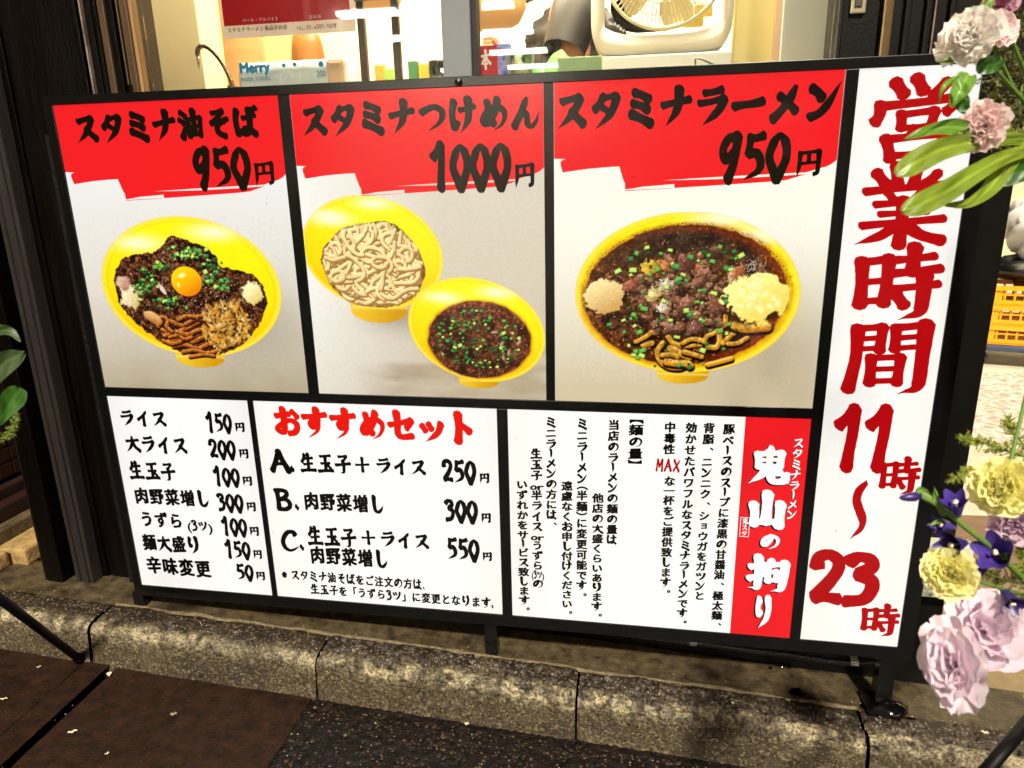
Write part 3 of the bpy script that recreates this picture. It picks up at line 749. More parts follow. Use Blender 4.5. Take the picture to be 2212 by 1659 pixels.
# big bowl of dark soup
z_lo = bd(1480, 834)[1]; z_hi = bd(1490, 458)[1]
cv = Canvas(bd(1232, 630)[0], bd(1736, 630)[0], z_lo, z_hi, bg3)
E3 = Ell((1239, 630), (1729, 628), (1486, 464), (1478, 813))
bowl(cv, E3, base=((1418, 806), (1532, 806), (1476, 829)), hl=((.62, -.70), (.3, -.9)))
Eo = Ell((1264, 632), (1707, 625), (1480, 498), (1468, 800))
p, q = Eo.rc(cv.X, cv.Z); rr = np.hypot(p, q)*(1+.05*(fbm(cv.X*70, cv.Z*70, 4, 4)-.5)); msk = np.clip((1-rr)/.02, 0, 1)
cv.put((slice(None), slice(None)), np.clip((1.07-rr)/.07, 0, 1)*.8, lin((200, 120, 16)))
texture(cv, msk, [lin((44, 20, 10)), lin((104, 58, 30)), lin((158, 98, 52)), lin((210, 160, 110))], .9, 41)
up = np.clip((-q-.35)*2.2+.3*p, 0, 1); texture(cv, msk*up, [lin((34, 22, 14)), lin((66, 46, 28)), lin((96, 70, 44)), lin((190, 160, 120))], 1.5, 47)
dn = np.exp(-(((p-.05)/.5)**2+((q-.78)/.22)**2)); cv.put((slice(None), slice(None)), msk*np.clip(dn*1.3, 0, 1)*.9, lin((26, 10, 6)))
redm = np.clip((rr-.86)/.08, 0, 1)*msk*np.clip(.6+.5*p, 0, 1); cv.put((slice(None), slice(None)), redm*.45, lin((170, 60, 14)))
for i in range(260):
    t = rg.uniform(PI*.95, 2*PI*.98); r_ = 1.0+min(abs(rg.gauss(0, .018)), .05); cv.blob(Eo.pt(r_*math.cos(t), r_*math.sin(t)), rg.uniform(.0006, .0016), .0009, lin((60, 28, 8)), 0, .3, .4, i)
def S3(zx, zy): return bd(1188+zx*.28967, 405+zy*.28967)
for pts, w_ in [([(690, 1170), (740, 1110), (790, 1085), (812, 1100)], 11), ([(640, 1150), (700, 1120), (760, 1080)], 10), ([(880, 1110), (920, 1160), (1000, 1180), (1090, 1172), (1160, 1160)], 11), ([(990, 1160), (1060, 1130), (1140, 1140)], 10), ([(1150, 1150), (1170, 1110), (1230, 1080), (1300, 1020), (1310, 960)], 10), ([(1180, 1190), (1240, 1190), (1265, 1140), (1262, 1060)], 12), ([(1290, 1160), (1340, 1110), (1390, 1075), (1450, 1085)], 11), ([(1330, 1165), (1400, 1160), (1470, 1120)], 10), ([(840, 1160), (800, 1220), (820, 1290), (880, 1335), (960, 1345), (1010, 1330)], 12), ([(900, 1200), (960, 1230), (1010, 1250), (1040, 1260)], 17), ([(835, 1250), (900, 1245), (950, 1262)], 11), ([(1000, 1225), (1070, 1245), (1130, 1262)], 11), ([(870, 1300), (940, 1310), (1020, 1312), (1045, 1330)], 16), ([(1180, 1320), (1260, 1300), (1350, 1275)], 12), ([(1380, 1030), (1460, 1050), (1540, 1045), (1620, 1040)], 20), ([(700, 1180), (760, 1160)], 12)]:
    P = [S3(*q) for q in pts]; cv.ribbon([(a+.001, b-.004) for a, b in P], w_*.00125, lin((20, 8, 4)), lin((30, 12, 6)))
    cv.ribbon(P, w_*.00098, lin((150, 84, 10)), lin((240, 170, 40)), lin((255, 226, 130)))
for i in range(210):
    u = rg.gauss(960, 190); v = rg.gauss(800, 150)
    if ((u-960)/420)**2+((v-790)/330)**2 < 1: chunk(cv, S3(u, v), rg.uniform(.004, .014), i, MEAT2 if rg.random() < .6 else [MEAT[0]*2, MEAT[1], lin((226, 164, 116)), MEAT[3]])
for (u, v, a, b_, c_, d_) in [(760, 600, .020, .016, (226, 190, 60), (160, 100, 30)), (860, 580, .009, .012, (216, 150, 80), (150, 80, 40)), (1090, 600, .012, .012, (210, 130, 84), (130, 60, 40)), (1360, 680, .008, .022, (230, 196, 140), (150, 90, 50)), (1410, 630, .014, .012, (214, 130, 80), (150, 70, 40)), (790, 790, .024, .012, (240, 224, 150), (190, 150, 70)), (850, 900, .012, .012, (250, 244, 214), (190, 150, 100)), (870, 740, .016, .014, (240, 220, 190), (150, 100, 70)), (1090, 1040, .018, .015, (150, 100, 84), (80, 44, 34)), (890, 1040, .022, .010, (190, 140, 110), (90, 50, 34)), (1000, 580, .022, .016, (130, 74, 60), (76, 38, 30)), (1240, 470, .012, .008, (140, 100, 70), (60, 36, 22)), (1130, 690, .022, .010, (170, 110, 84), (96, 56, 40)), (1160, 640, .016, .009, (186, 126, 96), (96, 56, 40)), (620, 720, .020, .013, (176, 104, 76), (90, 48, 34)), (1240, 880, .016, .020, (150, 96, 72), (80, 44, 34)), (1000, 890, .014, .018, (170, 110, 84), (90, 48, 34)), (700, 860, .012, .016, (140, 88, 66), (70, 38, 30))]:
    cv.blob(S3(u, v), a, b_, np.minimum(lin(c_)*1.25, 1), rg.uniform(-.6, .6), .7, .25, u, shade=lin(d_), fr=34)
rough_up(cv, msk)
for i in range(170):                                       # oil and broth glints
    u = rg.gauss(960, 230); v = rg.gauss(830, 190)
    if ((u-960)/560)**2+((v-800)/400)**2 < 1: cv.blob(S3(u, v), rg.uniform(.0008, .0024), rg.uniform(.0006, .0012), lin(rg.choice([(232, 196, 156), (206, 150, 104), (250, 226, 196)])), rg.uniform(-.6, .6), .3, .6, i)
for i in range(60):                                        # orange fat drops towards the rim
    t = rg.uniform(0, 2*PI); r_ = rg.uniform(.78, .96); cv.blob(Eo.pt(r_*math.cos(t), r_*math.sin(t)), rg.uniform(.002, .005), rg.uniform(.0015, .003), lin((196, 120, 50)), rg.uniform(0, 3), .3, .5, i, shade=lin((120, 60, 20)))
cv.blob(S3(395, 825), .046, .036, lin((20, 10, 6)), 0, .2, .3, 1)
cv.blob(S3(402, 810), .041, .036, lin((248, 224, 160)), 0, .22, .08, 3, shade=lin((206, 160, 90)), fr=60)
cv.blob(S3(1535, 850), .062, .052, lin((60, 26, 12)), 0, .2, .2, 1)
cv.blob(S3(1535, 825), .058, .050, lin((253, 243, 150)), .2, .35, .06, 12, shade=lin((236, 214, 96)), fr=34)
for i in range(26): cv.blob(S3(1535+rg.gauss(0, 75), 825+rg.gauss(0, 65)), .010, .007, lin((255, 251, 190)), rg.uniform(0, 3), .4, .5, i, shade=lin((240, 220, 110)))
for i in range(90): cv.blob(S3(1530+rg.gauss(0, 45), 590+rg.gauss(0, 35)), .0011, .0011, lin((190, 180, 165)), 0, .2, .5, i)
for (u, v) in [(650, 485), (730, 450), (740, 490), (825, 495), (895, 470), (595, 525), (510, 620), (620, 615), (605, 650), (675, 672), (920, 560), (945, 580), (1000, 650), (1055, 520), (1105, 540), (1150, 480), (1150, 560), (1190, 510), (1215, 545), (1270, 440), (1320, 600), (1340, 620), (1355, 530), (1390, 520), (1430, 505), (1310, 480), (1370, 470), (745, 590), (800, 600), (740, 650), (765, 700), (850, 640), (850, 690), (870, 740), (690, 790), (680, 880), (710, 910), (955, 675), (955, 700), (1015, 700), (1160, 770), (1215, 795), (1110, 770), (1105, 850), (1140, 860), (1030, 880), (1010, 910), (1295, 825), (1315, 850), (580, 905), (620, 945), (610, 980), (545, 985), (650, 970), (635, 1030), (445, 1025), (555, 1070), (660, 1080), (830, 970), (800, 1010), (900, 990), (1075, 940), (1035, 955), (1130, 980), (1135, 1000), (1240, 1000), (1190, 1070), (1260, 1075), (1315, 1090), (1385, 1070), (1340, 1010), (1015, 1105), (950, 1110), (865, 1168), (860, 1215), (1165, 1165), (1300, 1200), (1145, 1215), (585, 1185), (640, 1215), (690, 1215), (620, 1250), (690, 1245), (655, 1275), (785, 1325), (965, 1330), (1025, 1315), (1040, 1335), (1140, 1320), (840, 850)]:
    onion(cv, S3(u+rg.uniform(-8, 8), v+rg.uniform(-8, 8)), rg.uniform(.0055, .0135))
cv.build(sheets[2])

# red brush banner across the head of each poster
def npz(u, v):
    x, z = bd(u, v); return ((x-XS['a0'])/(XS['a1']-XS['a0']), (ZT-z)/(ZT-ZN-.022))
bn = [(617, 376), (611, 383), (603, 388), (592, 391.5), (571, 399), (500, 403), (420, 407.5), (333, 413.6), (420, 411.5), (500, 407.5), (572, 402.5), (556, 408), (540, 413.5), (520, 416), (440, 422), (355, 428), (353.5, 420.5), (300, 425.5), (284, 429), (272, 430.5), (270, 419), (266, 413), (254.6, 387), (235, 388), (200, 391.5), (160.6, 398), (156, 388), (153, 379), (155, 375), (160.6, 372.6), (138.4, 372)]
BN = [npz(*q) for q in bn]
for i, (a, b_, fn) in enumerate(TOPS):
    x0, x1 = XS[a]+.0004, XS[b_]-.0004
    poly = [(0, 0), (1, 0), (1, BN[0][1])]+BN[1:-1]+[(0, BN[-1][1])]
    vs = [(x0+(x1-x0)*min(max(p_[0], 0), 1), -.0005, ZT-p_[1]*(ZT-ZN-.022)) for p_ in poly]
    tri = tessellate_polygon([[Vector((v[0], v[2], 0)) for v in vs]])
    mesh_obj('red_banner', vs, [tuple(q) for q in tri], M_REDBG, sheets[i])
    # thin dry-brush streak under the step
    p0 = npz(273, 433.5); p1 = npz(352, 428.6); xs = lambda t: x0+(x1-x0)*t; zs = lambda t: ZT-t*(ZT-ZN-.022)
    mesh_obj('brush_streak', [(xs(p0[0]), -.0005, zs(p0[1])), (xs(p1[0]), -.0005, zs(p1[1])), (xs(p1[0]), -.0005, zs(p1[1])+.0006), (xs(p0[0]), -.0005, zs(p0[1])+.0014)], [(0, 1, 2, 3)], M_REDBG, sheets[i])

# ---- lettering
TI = -.0010
t = Ink(TI); t.line('スタミナ油そば', (160, 279), (561, 264), 66, W=24)
t.line('950', (418, 362), (541, 361), 88, W=20); t.box('円', (547, 346, 595, 400), W=21); t.build('lettering', M_INK, sheets[0])
t = Ink(TI); t.line('スタミナつけめん', (648, 258), (1169, 245), 72, W=24.5)
t.line('1000', (930, 359), (1103, 358), 98, W=21); t.box('円', (1109, 349, 1157, 405), W=21); t.build('lettering', M_INK, sheets[1])
t = Ink(TI); t.line('スタミナラーメン', (1199, 239), (1820, 219), 84, W=24.5)
t.line('950', (1553, 339), (1706, 337), 104, W=20); t.box('円', (1717, 319, 1776, 381), W=21); t.build('lettering', M_INK, sheets[2])

def A1(x, y): return (216+x*.2929, 842.5+y*.2929)
t = Ink(TI); k2 = dict(W=20.5, bold=.050)
for (txt, l, r_, h) in [('ライス', (143, 200), (497, 215), 120), ('大ライス', (186, 393), (650, 408), 128), ('生玉子', (212, 590), (562, 605), 135), ('肉野菜増し', (252, 778), (818, 802), 122), ('うずら', (294, 948), (616, 965), 118), ('(3ツ)', (640, 998), (832, 1000), 82), ('麺大盛り', (314, 1122), (745, 1142), 122), ('辛味変更', (340, 1288), (822, 1318), 128)]:
    t.line(txt, A1(*l), A1(*r_), h*.2929, **k2)
for (n, l, r_, yc, h, q) in [('150', 783, 972, 240, 140, (995, 235, 1070, 308)), ('200', 806, 1000, 434, 140, (1025, 430, 1098, 503)), ('100', 838, 1030, 637, 135, (1050, 632, 1125, 703)), ('300', 863, 1057, 828, 133, (1080, 822, 1152, 893)), ('100', 898, 1084, 1006, 130, (1103, 1003, 1175, 1073)), ('150', 923, 1109, 1175, 127, (1130, 1175, 1197, 1242)), ('50', 1006, 1132, 1341, 118, (1150, 1335, 1220, 1400))]:
    t.line(n, A1(l, yc), A1(r_, yc), h*.2929, W=21); a = A1(q[0], q[1]); b_ = A1(q[2], q[3]); t.box('円', a+b_, W=27)
t.build('lettering', M_INK, pl_price)

def A2(x, y): return (540+x*.27989, 864+y*.27989)
t = Ink(TI); t.line('おすすめセット', A2(178, 165), A2(1748, 215), 225*.28, W=24); t.build('red_heading', M_REDHOT, pl_set)
t = Ink(TI)
for (ch, q) in [('A', (152, 385, 312, 560)), ('.', (290, 440, 365, 560)), ('B', (180, 680, 335, 855)), ('.', (325, 735, 400, 855)), ('C', (232, 1003, 385, 1168)), ('.', (362, 1048, 440, 1165)), ('＋', (812, 438, 925, 560)), ('＋', (860, 1005, 970, 1118))]:
    t.box(ch, A2(q[0], q[1])+A2(q[2], q[3]), W=20)
for (txt, l, r_, h) in [('生玉子', (383, 484), (785, 496), 150), ('ライス', (965, 508), (1368, 516), 128), ('肉野菜増し', (412, 778), (1048, 806), 140), ('生玉子', (440, 1050), (826, 1062), 150), ('ライス', (1000, 1075), (1392, 1086), 125), ('肉野菜増し', (462, 1200), (1078, 1222), 138)]:
    t.line(txt, A2(*l), A2(*r_), h*.28, **k2)
for (n, l, r_, yc, h, q) in [('250', 1484, 1744, 550, 178, (1770, 560, 1850, 640)), ('300', 1498, 1757, 853, 172, (1783, 868, 1862, 945)), ('550', 1520, 1770, 1150, 168, (1793, 1170, 1870, 1240))]:
    t.line(n, A2(l, yc), A2(r_, yc), h*.28, W=21); t.box('円', A2(q[0], q[1])+A2(q[2], q[3]), W=27)
t.line('※スタミナ油そばをご注文の方は、', A2(245, 1348), A2(1372, 1420), 80*.28, **k2)
t.line('生玉子を「うずら3ツ」に変更となります。', A2(466, 1452), A2(1905, 1572), 80*.28, **k2)
t.build('lettering', M_INK, pl_set)

t = Ink(TI); k3 = dict(W=21, bold=.052)
t.column('豚ベースのスープに漆黒の甘醤油、　極太麺、', (1571, 914), (1551, 1351), 24, **k3)
t.column('背脂、　ニンニク、　ショウガをガツンと', (1529.5, 912), (1513, 1297), 24, **k3)
t.column('効かせたパワフルなスタミナラーメンです。', (1488.7, 911), (1477, 1346), 24, **k3)
t.column('中毒性', (1447, 910), (1446, 982), 25, **k3)
t.column('な一杯をご提供致します。', (1443, 1027), (1440, 1280), 24, **k3)
t.column('【麺の量】', (1374, 901), (1372.5, 1006), 31, W=18, bold=.045)
t.column('当店のラーメンの麺の量は', (1325, 905), (1322.5, 1176), 24, **k3)
t.column('他店の大盛くらいあります。', (1289.6, 1064), (1290.7, 1331), 24, **k3)
t.column('ミニラーメン（半麺）に変更可能です。', (1256, 903), (1258, 1287), 24, **k3)
t.column('遠慮なくお申し付けください。', (1223, 1038), (1226.5, 1325), 24, **k3)
t.column('ミニラーメンの方には、', (1190, 900), (1192, 1134), 24, **k3)
t.column('生玉子<or>半ライス<or>うずら<(3ツ)>の', (1157.5, 968), (1163, 1271), 24, **k3)
t.column('いずれかをサービス致します。', (1127, 1035), (1133.5, 1317), 24, **k3)
t.build('lettering', M_INK, pl_text)
t = Ink(TI); t.line('MAX', (1416, 1009), (1471, 1001), 27, W=20, slant=.1); t.build('red_word', M_RED, pl_text)

def A4(x, y): return (1377.1+x*.3125, 885.7+y*.3125)
for dx, dz, mm, nm, yy in ((-.0032, -.0030, M_INK, 'letter_shadow', -.0008), (0, 0, M_WHITE, 'white_lettering', -.0016)):
    t = Ink(yy)
    for ch, q in [('鬼', (775, 262, 1045, 505)), ('山', (765, 572, 1022, 808)), ('の', (848, 848, 985, 960)), ('拘', (760, 1010, 1028, 1250)), ('り', (800, 1290, 935, 1498))]:
        t.box(ch, A4(q[0], q[1])+A4(q[2], q[3]), W=23, dx=dx, dz=dz)
    if nm != 'letter_shadow' or True:
        kk = .5 if nm == 'letter_shadow' else 1
        t2 = Ink(yy); t2.column('スタミナラーメン', A4(1108, 188), A4(1068, 757), 24, W=15)
        if nm == 'letter_shadow': t2.m.v = [(a-.0014, b, c-.0014) for a, b, c in t2.m.v]
        t.m.add(t2.m.v, t2.m.f)
    t.build(nm, mm, red_strip)
q0 = A4(712, 738); q1 = A4(768, 876); xa, za = bd(*q0); xb, zb = bd(*q1)
t = Ink(-.0016)
for (a, b_, c_, d_) in ((xa, xb, za, za-.0012), (xa, xb, zb+.0012, zb), (xa, xa+.0012, za, zb), (xb-.0012, xb, za, zb)): t.m.add([(a, -.0016, c_), (b_, -.0016, c_), (b_, -.0016, d_), (a, -.0016, d_)], [(0, 1, 2, 3)])
t.column('鬼スタ', ((q0[0]+q1[0])/2+.5, q0[1]+2), ((q0[0]+q1[0])/2-.5, q1[1]-1), 13, W=15); t.build('seal', M_WHITE, red_strip)

t = Ink(TI)
for ch, q, W_ in [('営', (1878, 166, 2082, 348), 14.5), ('業', (1850, 355, 2055, 532), 14.5), ('時', (1836, 528, 2036, 692), 17), ('間', (1820, 695, 2011, 850), 17), ('1', (1800, 880, 1870, 1012), 19), ('1', (1867, 881, 1938, 1013), 19), ('時', (1896, 987, 1988, 1068), 17), ('〜', (1822, 1038, 1894, 1158), 26), ('2', (1752, 1189, 1823, 1306), 22), ('3', (1818, 1192, 1900, 1308), 22), ('時', (1856, 1304, 1943, 1374), 17)]:
    x_ = q
    if ch in '123': # digits fill a 64-wide cell
        t.box(ch, q, W=W_)
    else: t.box(ch, q, W=W_)
t.build('lettering', M_RED, pl_hours)

# specks of dust and small flies on the lit sheets
mb = MB(); rs = np.random.RandomState(77)
for i in range(46):
    x = rs.uniform(0, 1.8); z = rs.uniform(0, 1.1); r_ = rs.uniform(.0006, .0013); n_ = 6
    if any(abs(x-q) < .02 for q in (.526, 1.06, 1.592)) or abs(z-.518) < .02: continue
    mb.add([(x+r_*math.cos(2*PI*k_/n_)*rs.uniform(.7, 1.3), -.0012, z+r_*math.sin(2*PI*k_/n_)) for k_ in range(n_)], [tuple(range(n_))])
o = mb.build('dust_speck', mat('dust_brown', (70, 58, 40), rough=.8), board); tag(o, kind='stuff')
# ------------------------------------------------------------------ street: step slab, kerb stones, road
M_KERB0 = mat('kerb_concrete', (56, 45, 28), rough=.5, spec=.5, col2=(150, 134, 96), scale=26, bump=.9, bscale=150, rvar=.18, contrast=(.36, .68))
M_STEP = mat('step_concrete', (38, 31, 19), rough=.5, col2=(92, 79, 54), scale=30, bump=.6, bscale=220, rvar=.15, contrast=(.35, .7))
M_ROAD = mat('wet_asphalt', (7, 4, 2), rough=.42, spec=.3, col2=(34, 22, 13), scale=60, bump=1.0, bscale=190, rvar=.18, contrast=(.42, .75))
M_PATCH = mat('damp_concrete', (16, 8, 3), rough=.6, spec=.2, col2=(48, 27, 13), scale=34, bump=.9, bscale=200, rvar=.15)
M_MORTAR = mat('pale_mortar', (120, 106, 76), rough=.8, col2=(66, 54, 36), scale=70, bump=.6, bscale=300)
def kerb_material():
    m, nt, b = nodes_of('worn_kerb_concrete'); L = nt.links; N = nt.nodes.new
    tc = N('ShaderNodeTexCoord'); at = N('ShaderNodeAttribute'); at.attribute_name = 'Col'
    n = N('ShaderNodeTexNoise'); n.inputs['Scale'].default_value = 170; n.inputs['Detail'].default_value = 6; n.inputs['Roughness'].default_value = .7
    v = N('ShaderNodeTexVoronoi'); v.inputs['Scale'].default_value = 240; v.feature = 'F1'
    L.new(tc.outputs['Object'], n.inputs['Vector']); L.new(tc.outputs['Object'], v.inputs['Vector'])
    r = N('ShaderNodeValToRGB'); r.color_ramp.elements[0].position = .40; r.color_ramp.elements[0].color = (.26, .22, .17, 1)
    r.color_ramp.elements[1].position = .66; r.color_ramp.elements[1].color = (2.0, 1.98, 1.88, 1); L.new(n.outputs[0], r.inputs[0])
    mx = N('ShaderNodeMix'); mx.data_type = 'RGBA'; mx.blend_type = 'MULTIPLY'; mx.inputs[0].default_value = 1
    L.new(at.outputs[0], mx.inputs[6]); L.new(r.outputs[0], mx.inputs[7])
    r2 = N('ShaderNodeValToRGB'); r2.color_ramp.elements[0].position = .80; r2.color_ramp.elements[0].color = (0, 0, 0, 1); r2.color_ramp.elements[1].position = .93; r2.color_ramp.elements[1].color = (1, 1, 1, 1)
    sp = N('ShaderNodeSeparateColor'); L.new(v.outputs['Color'], sp.inputs[0]); L.new(sp.outputs[0], r2.inputs[0])
    m2 = N('ShaderNodeMix'); m2.data_type = 'RGBA'; m2.inputs[7].default_value = tuple(lin((200, 182, 138)))+(1,)
    mm = N('ShaderNodeMath'); mm.operation = 'MULTIPLY'; mm.inputs[1].default_value = .2; L.new(r2.outputs[0], mm.inputs[0]); L.new(mm.outputs[0], m2.inputs[0])
    L.new(mx.outputs[2], m2.inputs[6]); L.new(m2.outputs[2], b.inputs['Base Color'])
    b.inputs['Roughness'].default_value = .48; b.inputs['Specular IOR Level'].default_value = .55
    bp = N('ShaderNodeBump'); bp.inputs['Strength'].default_value = 1; bp.inputs['Distance'].default_value = .0035; L.new(n.outputs[0], bp.inputs['Height']); L.new(bp.outputs[0], b.inputs['Normal'])
    return m
M_KERB = kerb_material()
def zt(X, Y): return -0.07-0.055*X
kerb = empty('kerb', (0, 0, 0)); tag(kerb, kind='structure')
prof = []                                                # (y, dz) from the back of the top to the road
Y_ARR, HK = -.098, .108
def kerb_block(x0, x1, pits, seed, skew=0.0):
    nx = int((x1-x0)/.0032); xs = np.linspace(x0+.0012, x1-.0012, nx)
    s_ = np.linspace(0, 1, 88); L1, Lr, L2 = .068, .045, .09
    tot = L1+Lr+L2; d = s_*tot
    r_ = Lr/(PI/2)
    py = np.where(d < L1, -d, np.where(d < L1+Lr, -L1-r_*np.sin((d-L1)/r_), -L1-r_-.10*(d-L1-Lr)))
    pz = np.where(d < L1, 0, np.where(d < L1+Lr, -r_*(1-np.cos((d-L1)/r_)), -r_-(d-L1-Lr)))
    ny = np.where(d < L1, 0, np.where(d < L1+Lr, -np.sin((d-L1)/r_), -1)); nz = np.where(d < L1, 1, np.where(d < L1+Lr, np.cos((d-L1)/r_), 0))
    Xg, Dg = np.meshgrid(xs, d)
    h = (fbm(Xg*38, Dg*38, seed, 5)-.5)*.005+(fbm(Xg*7, Dg*7, seed+4, 2)-.5)*.007
    rs = np.random.RandomState(seed)
    wear = np.exp(-((Dg-.085)/.05)**2)
    h -= np.clip(fbm(Xg*80, Dg*80, seed+6, 3)-.55, 0, 1)*.016*wear*(1 if pits else .4)
    for i in range(pits):
        cx = rs.uniform(x0, x1); cd_ = rs.normal(.055, .028); rr = rs.uniform(.003, .0088)
        h -= rs.uniform(.5, 1)*rr*1.5*np.exp(-(((Xg-cx)/rr)**2+((Dg-cd_)/(rr*.8))**2)**1.6)
    ed = np.minimum(Xg-x0, x1-Xg); h -= .004*np.exp(-ed/.004)*(0.6+fbm(Xg*0+seed, Dg*60, seed, 3))
    bk = np.clip(1-Dg/.006, 0, 1)*(fbm(Xg*50, Xg*0, seed+2, 3))*.004; h -= bk
    Y = np.broadcast_to(py[:, None], Xg.shape)+ny[:, None]*h+(fbm(Xg*14, Xg*0+seed, seed, 3)-.5)*.010*np.clip(1-Dg/.02, 0, 1)
    Z = zt(Xg, 0)+np.broadcast_to(pz[:, None], Xg.shape)+nz[:, None]*h+skew*(Xg-x0)
    # pale band paints the highlight along the worn edge, dark stones the shaded pits, soot stains
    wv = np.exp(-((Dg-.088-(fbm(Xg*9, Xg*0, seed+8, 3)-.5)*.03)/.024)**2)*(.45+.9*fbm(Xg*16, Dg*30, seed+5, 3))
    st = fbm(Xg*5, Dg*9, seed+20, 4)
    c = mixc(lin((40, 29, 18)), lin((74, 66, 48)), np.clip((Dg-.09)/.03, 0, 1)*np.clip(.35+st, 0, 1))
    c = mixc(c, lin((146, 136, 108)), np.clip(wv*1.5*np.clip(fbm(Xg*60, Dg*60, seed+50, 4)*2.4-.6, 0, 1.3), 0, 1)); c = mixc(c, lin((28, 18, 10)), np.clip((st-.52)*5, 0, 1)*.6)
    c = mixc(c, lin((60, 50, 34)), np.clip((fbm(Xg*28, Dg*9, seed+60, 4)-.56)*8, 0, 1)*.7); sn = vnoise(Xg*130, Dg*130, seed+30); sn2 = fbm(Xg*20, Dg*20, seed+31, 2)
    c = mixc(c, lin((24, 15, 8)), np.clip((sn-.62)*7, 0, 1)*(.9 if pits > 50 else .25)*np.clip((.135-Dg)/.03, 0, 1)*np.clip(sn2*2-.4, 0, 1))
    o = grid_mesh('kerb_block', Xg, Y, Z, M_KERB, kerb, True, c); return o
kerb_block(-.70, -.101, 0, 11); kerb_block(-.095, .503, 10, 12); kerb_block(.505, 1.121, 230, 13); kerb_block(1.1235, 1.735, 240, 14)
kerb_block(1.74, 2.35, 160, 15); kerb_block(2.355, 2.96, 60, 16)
# mortar bead along the kerb's back edge
xs = np.linspace(-.09, 1.74, 420); Xg, Vg = np.meshgrid(xs, np.linspace(-1, 1, 7))
wv = .0035+.005*fbm(Xg*18, Xg*0, 5, 3)+.004*np.clip(vnoise(Xg*9, Xg*0, 9)-.6, 0, 1)
yc = .004+(fbm(Xg*14, Xg*0+3, 13, 3)-.5)*.010
Zg = zt(Xg, 0)-.002+(1-Vg**2)*wv*.75
bead = grid_mesh('mortar_bead', Xg, yc+Vg*wv, Zg, M_MORTAR, None); tag(bead, kind='structure')
# step slab behind the kerb
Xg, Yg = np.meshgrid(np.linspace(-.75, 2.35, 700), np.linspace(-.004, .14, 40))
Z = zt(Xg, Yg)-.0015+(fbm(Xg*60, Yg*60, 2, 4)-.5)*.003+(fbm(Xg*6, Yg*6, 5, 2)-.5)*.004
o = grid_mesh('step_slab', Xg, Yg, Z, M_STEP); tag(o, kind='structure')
# road surfaces
def road(name, x0, x1, y0, y1, m, amp, fr, n=.005, off=0.0, seed=3):
    Xg, Yg = np.meshgrid(np.arange(x0, x1+n, n), np.arange(y0, y1+n, n))
    Z = zt(Xg, Yg)-.108+off+(fbm(Xg*fr, Yg*fr, seed, 4)-.5)*amp
    o = grid_mesh(name, Xg, Yg, Z, m); return tag(o, kind='structure')
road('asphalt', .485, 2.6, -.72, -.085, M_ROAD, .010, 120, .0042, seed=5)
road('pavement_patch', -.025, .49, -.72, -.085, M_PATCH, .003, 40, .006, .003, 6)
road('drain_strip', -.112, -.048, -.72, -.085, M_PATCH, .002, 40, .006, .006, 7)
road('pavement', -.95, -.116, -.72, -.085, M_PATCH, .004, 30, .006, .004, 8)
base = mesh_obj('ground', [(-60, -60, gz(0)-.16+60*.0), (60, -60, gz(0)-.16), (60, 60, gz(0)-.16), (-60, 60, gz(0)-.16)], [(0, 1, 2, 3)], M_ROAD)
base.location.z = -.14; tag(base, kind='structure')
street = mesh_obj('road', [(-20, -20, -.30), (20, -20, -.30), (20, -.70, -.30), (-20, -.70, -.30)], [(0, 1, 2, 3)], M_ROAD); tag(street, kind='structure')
# loose aggregate glinting in the asphalt
rs = np.random.RandomState(4); mb = MB()
ico = [(0, 0, 1), (.9, 0, .3), (.3, .85, .3), (-.7, .5, .3), (-.7, -.5, .3), (.3, -.85, .3), (0, 0, -.6)]
icf = [(0, 1, 2), (0, 2, 3), (0, 3, 4), (0, 4, 5), (0, 5, 1), (6, 2, 1), (6, 3, 2), (6, 4, 3), (6, 5, 4), (6, 1, 5)]
for i in range(3800):
    x = rs.uniform(.5, 2.3); y = -.12-.5*rs.random()**1.2; s_ = rs.uniform(.0012, .0042)*(1 if rs.rand() < .93 else 1.7); a = rs.uniform(0, 6)
    z = zt(x, y)-.108+rs.uniform(-.0012, .0012)
    mb.add([(x+s_*(p[0]*math.cos(a)-p[1]*math.sin(a))*rs.uniform(.8, 1.3), y+s_*(p[0]*math.sin(a)+p[1]*math.cos(a)), z+p[2]*s_*.55) for p in ico], icf)
o = mb.build('gravel', mat('road_stones', (40, 30, 21), rough=.35, col2=(104, 84, 56), scale=160, contrast=(.45, .62)), None); tag(o, kind='stuff')
# crumbs and grit caught on the kerb
mb = MB()
for i in range(900):
    x = rs.uniform(-.6, 2.2); y = rs.uniform(-.62, .02) if rs.rand() < .55 else rs.normal(-.03, .03); s_ = rs.uniform(.0005, .0019)
    top = y > -.08; z = zt(x, y)+(0.0012 if top else -.106)
    if -.115 < y < -.075: continue
    a = rs.uniform(0, 6)
    mb.add([(x+s_*(p[0]*math.cos(a)-p[1]*math.sin(a)), y+s_*(p[0]*math.sin(a)+p[1]*math.cos(a)), z+p[2]*s_*.5) for p in ico], icf)
o = mb.build('grit', mat('pale_grit', (196, 186, 160), rough=.7, var=.3, scale=200), None); tag(o, kind='stuff')
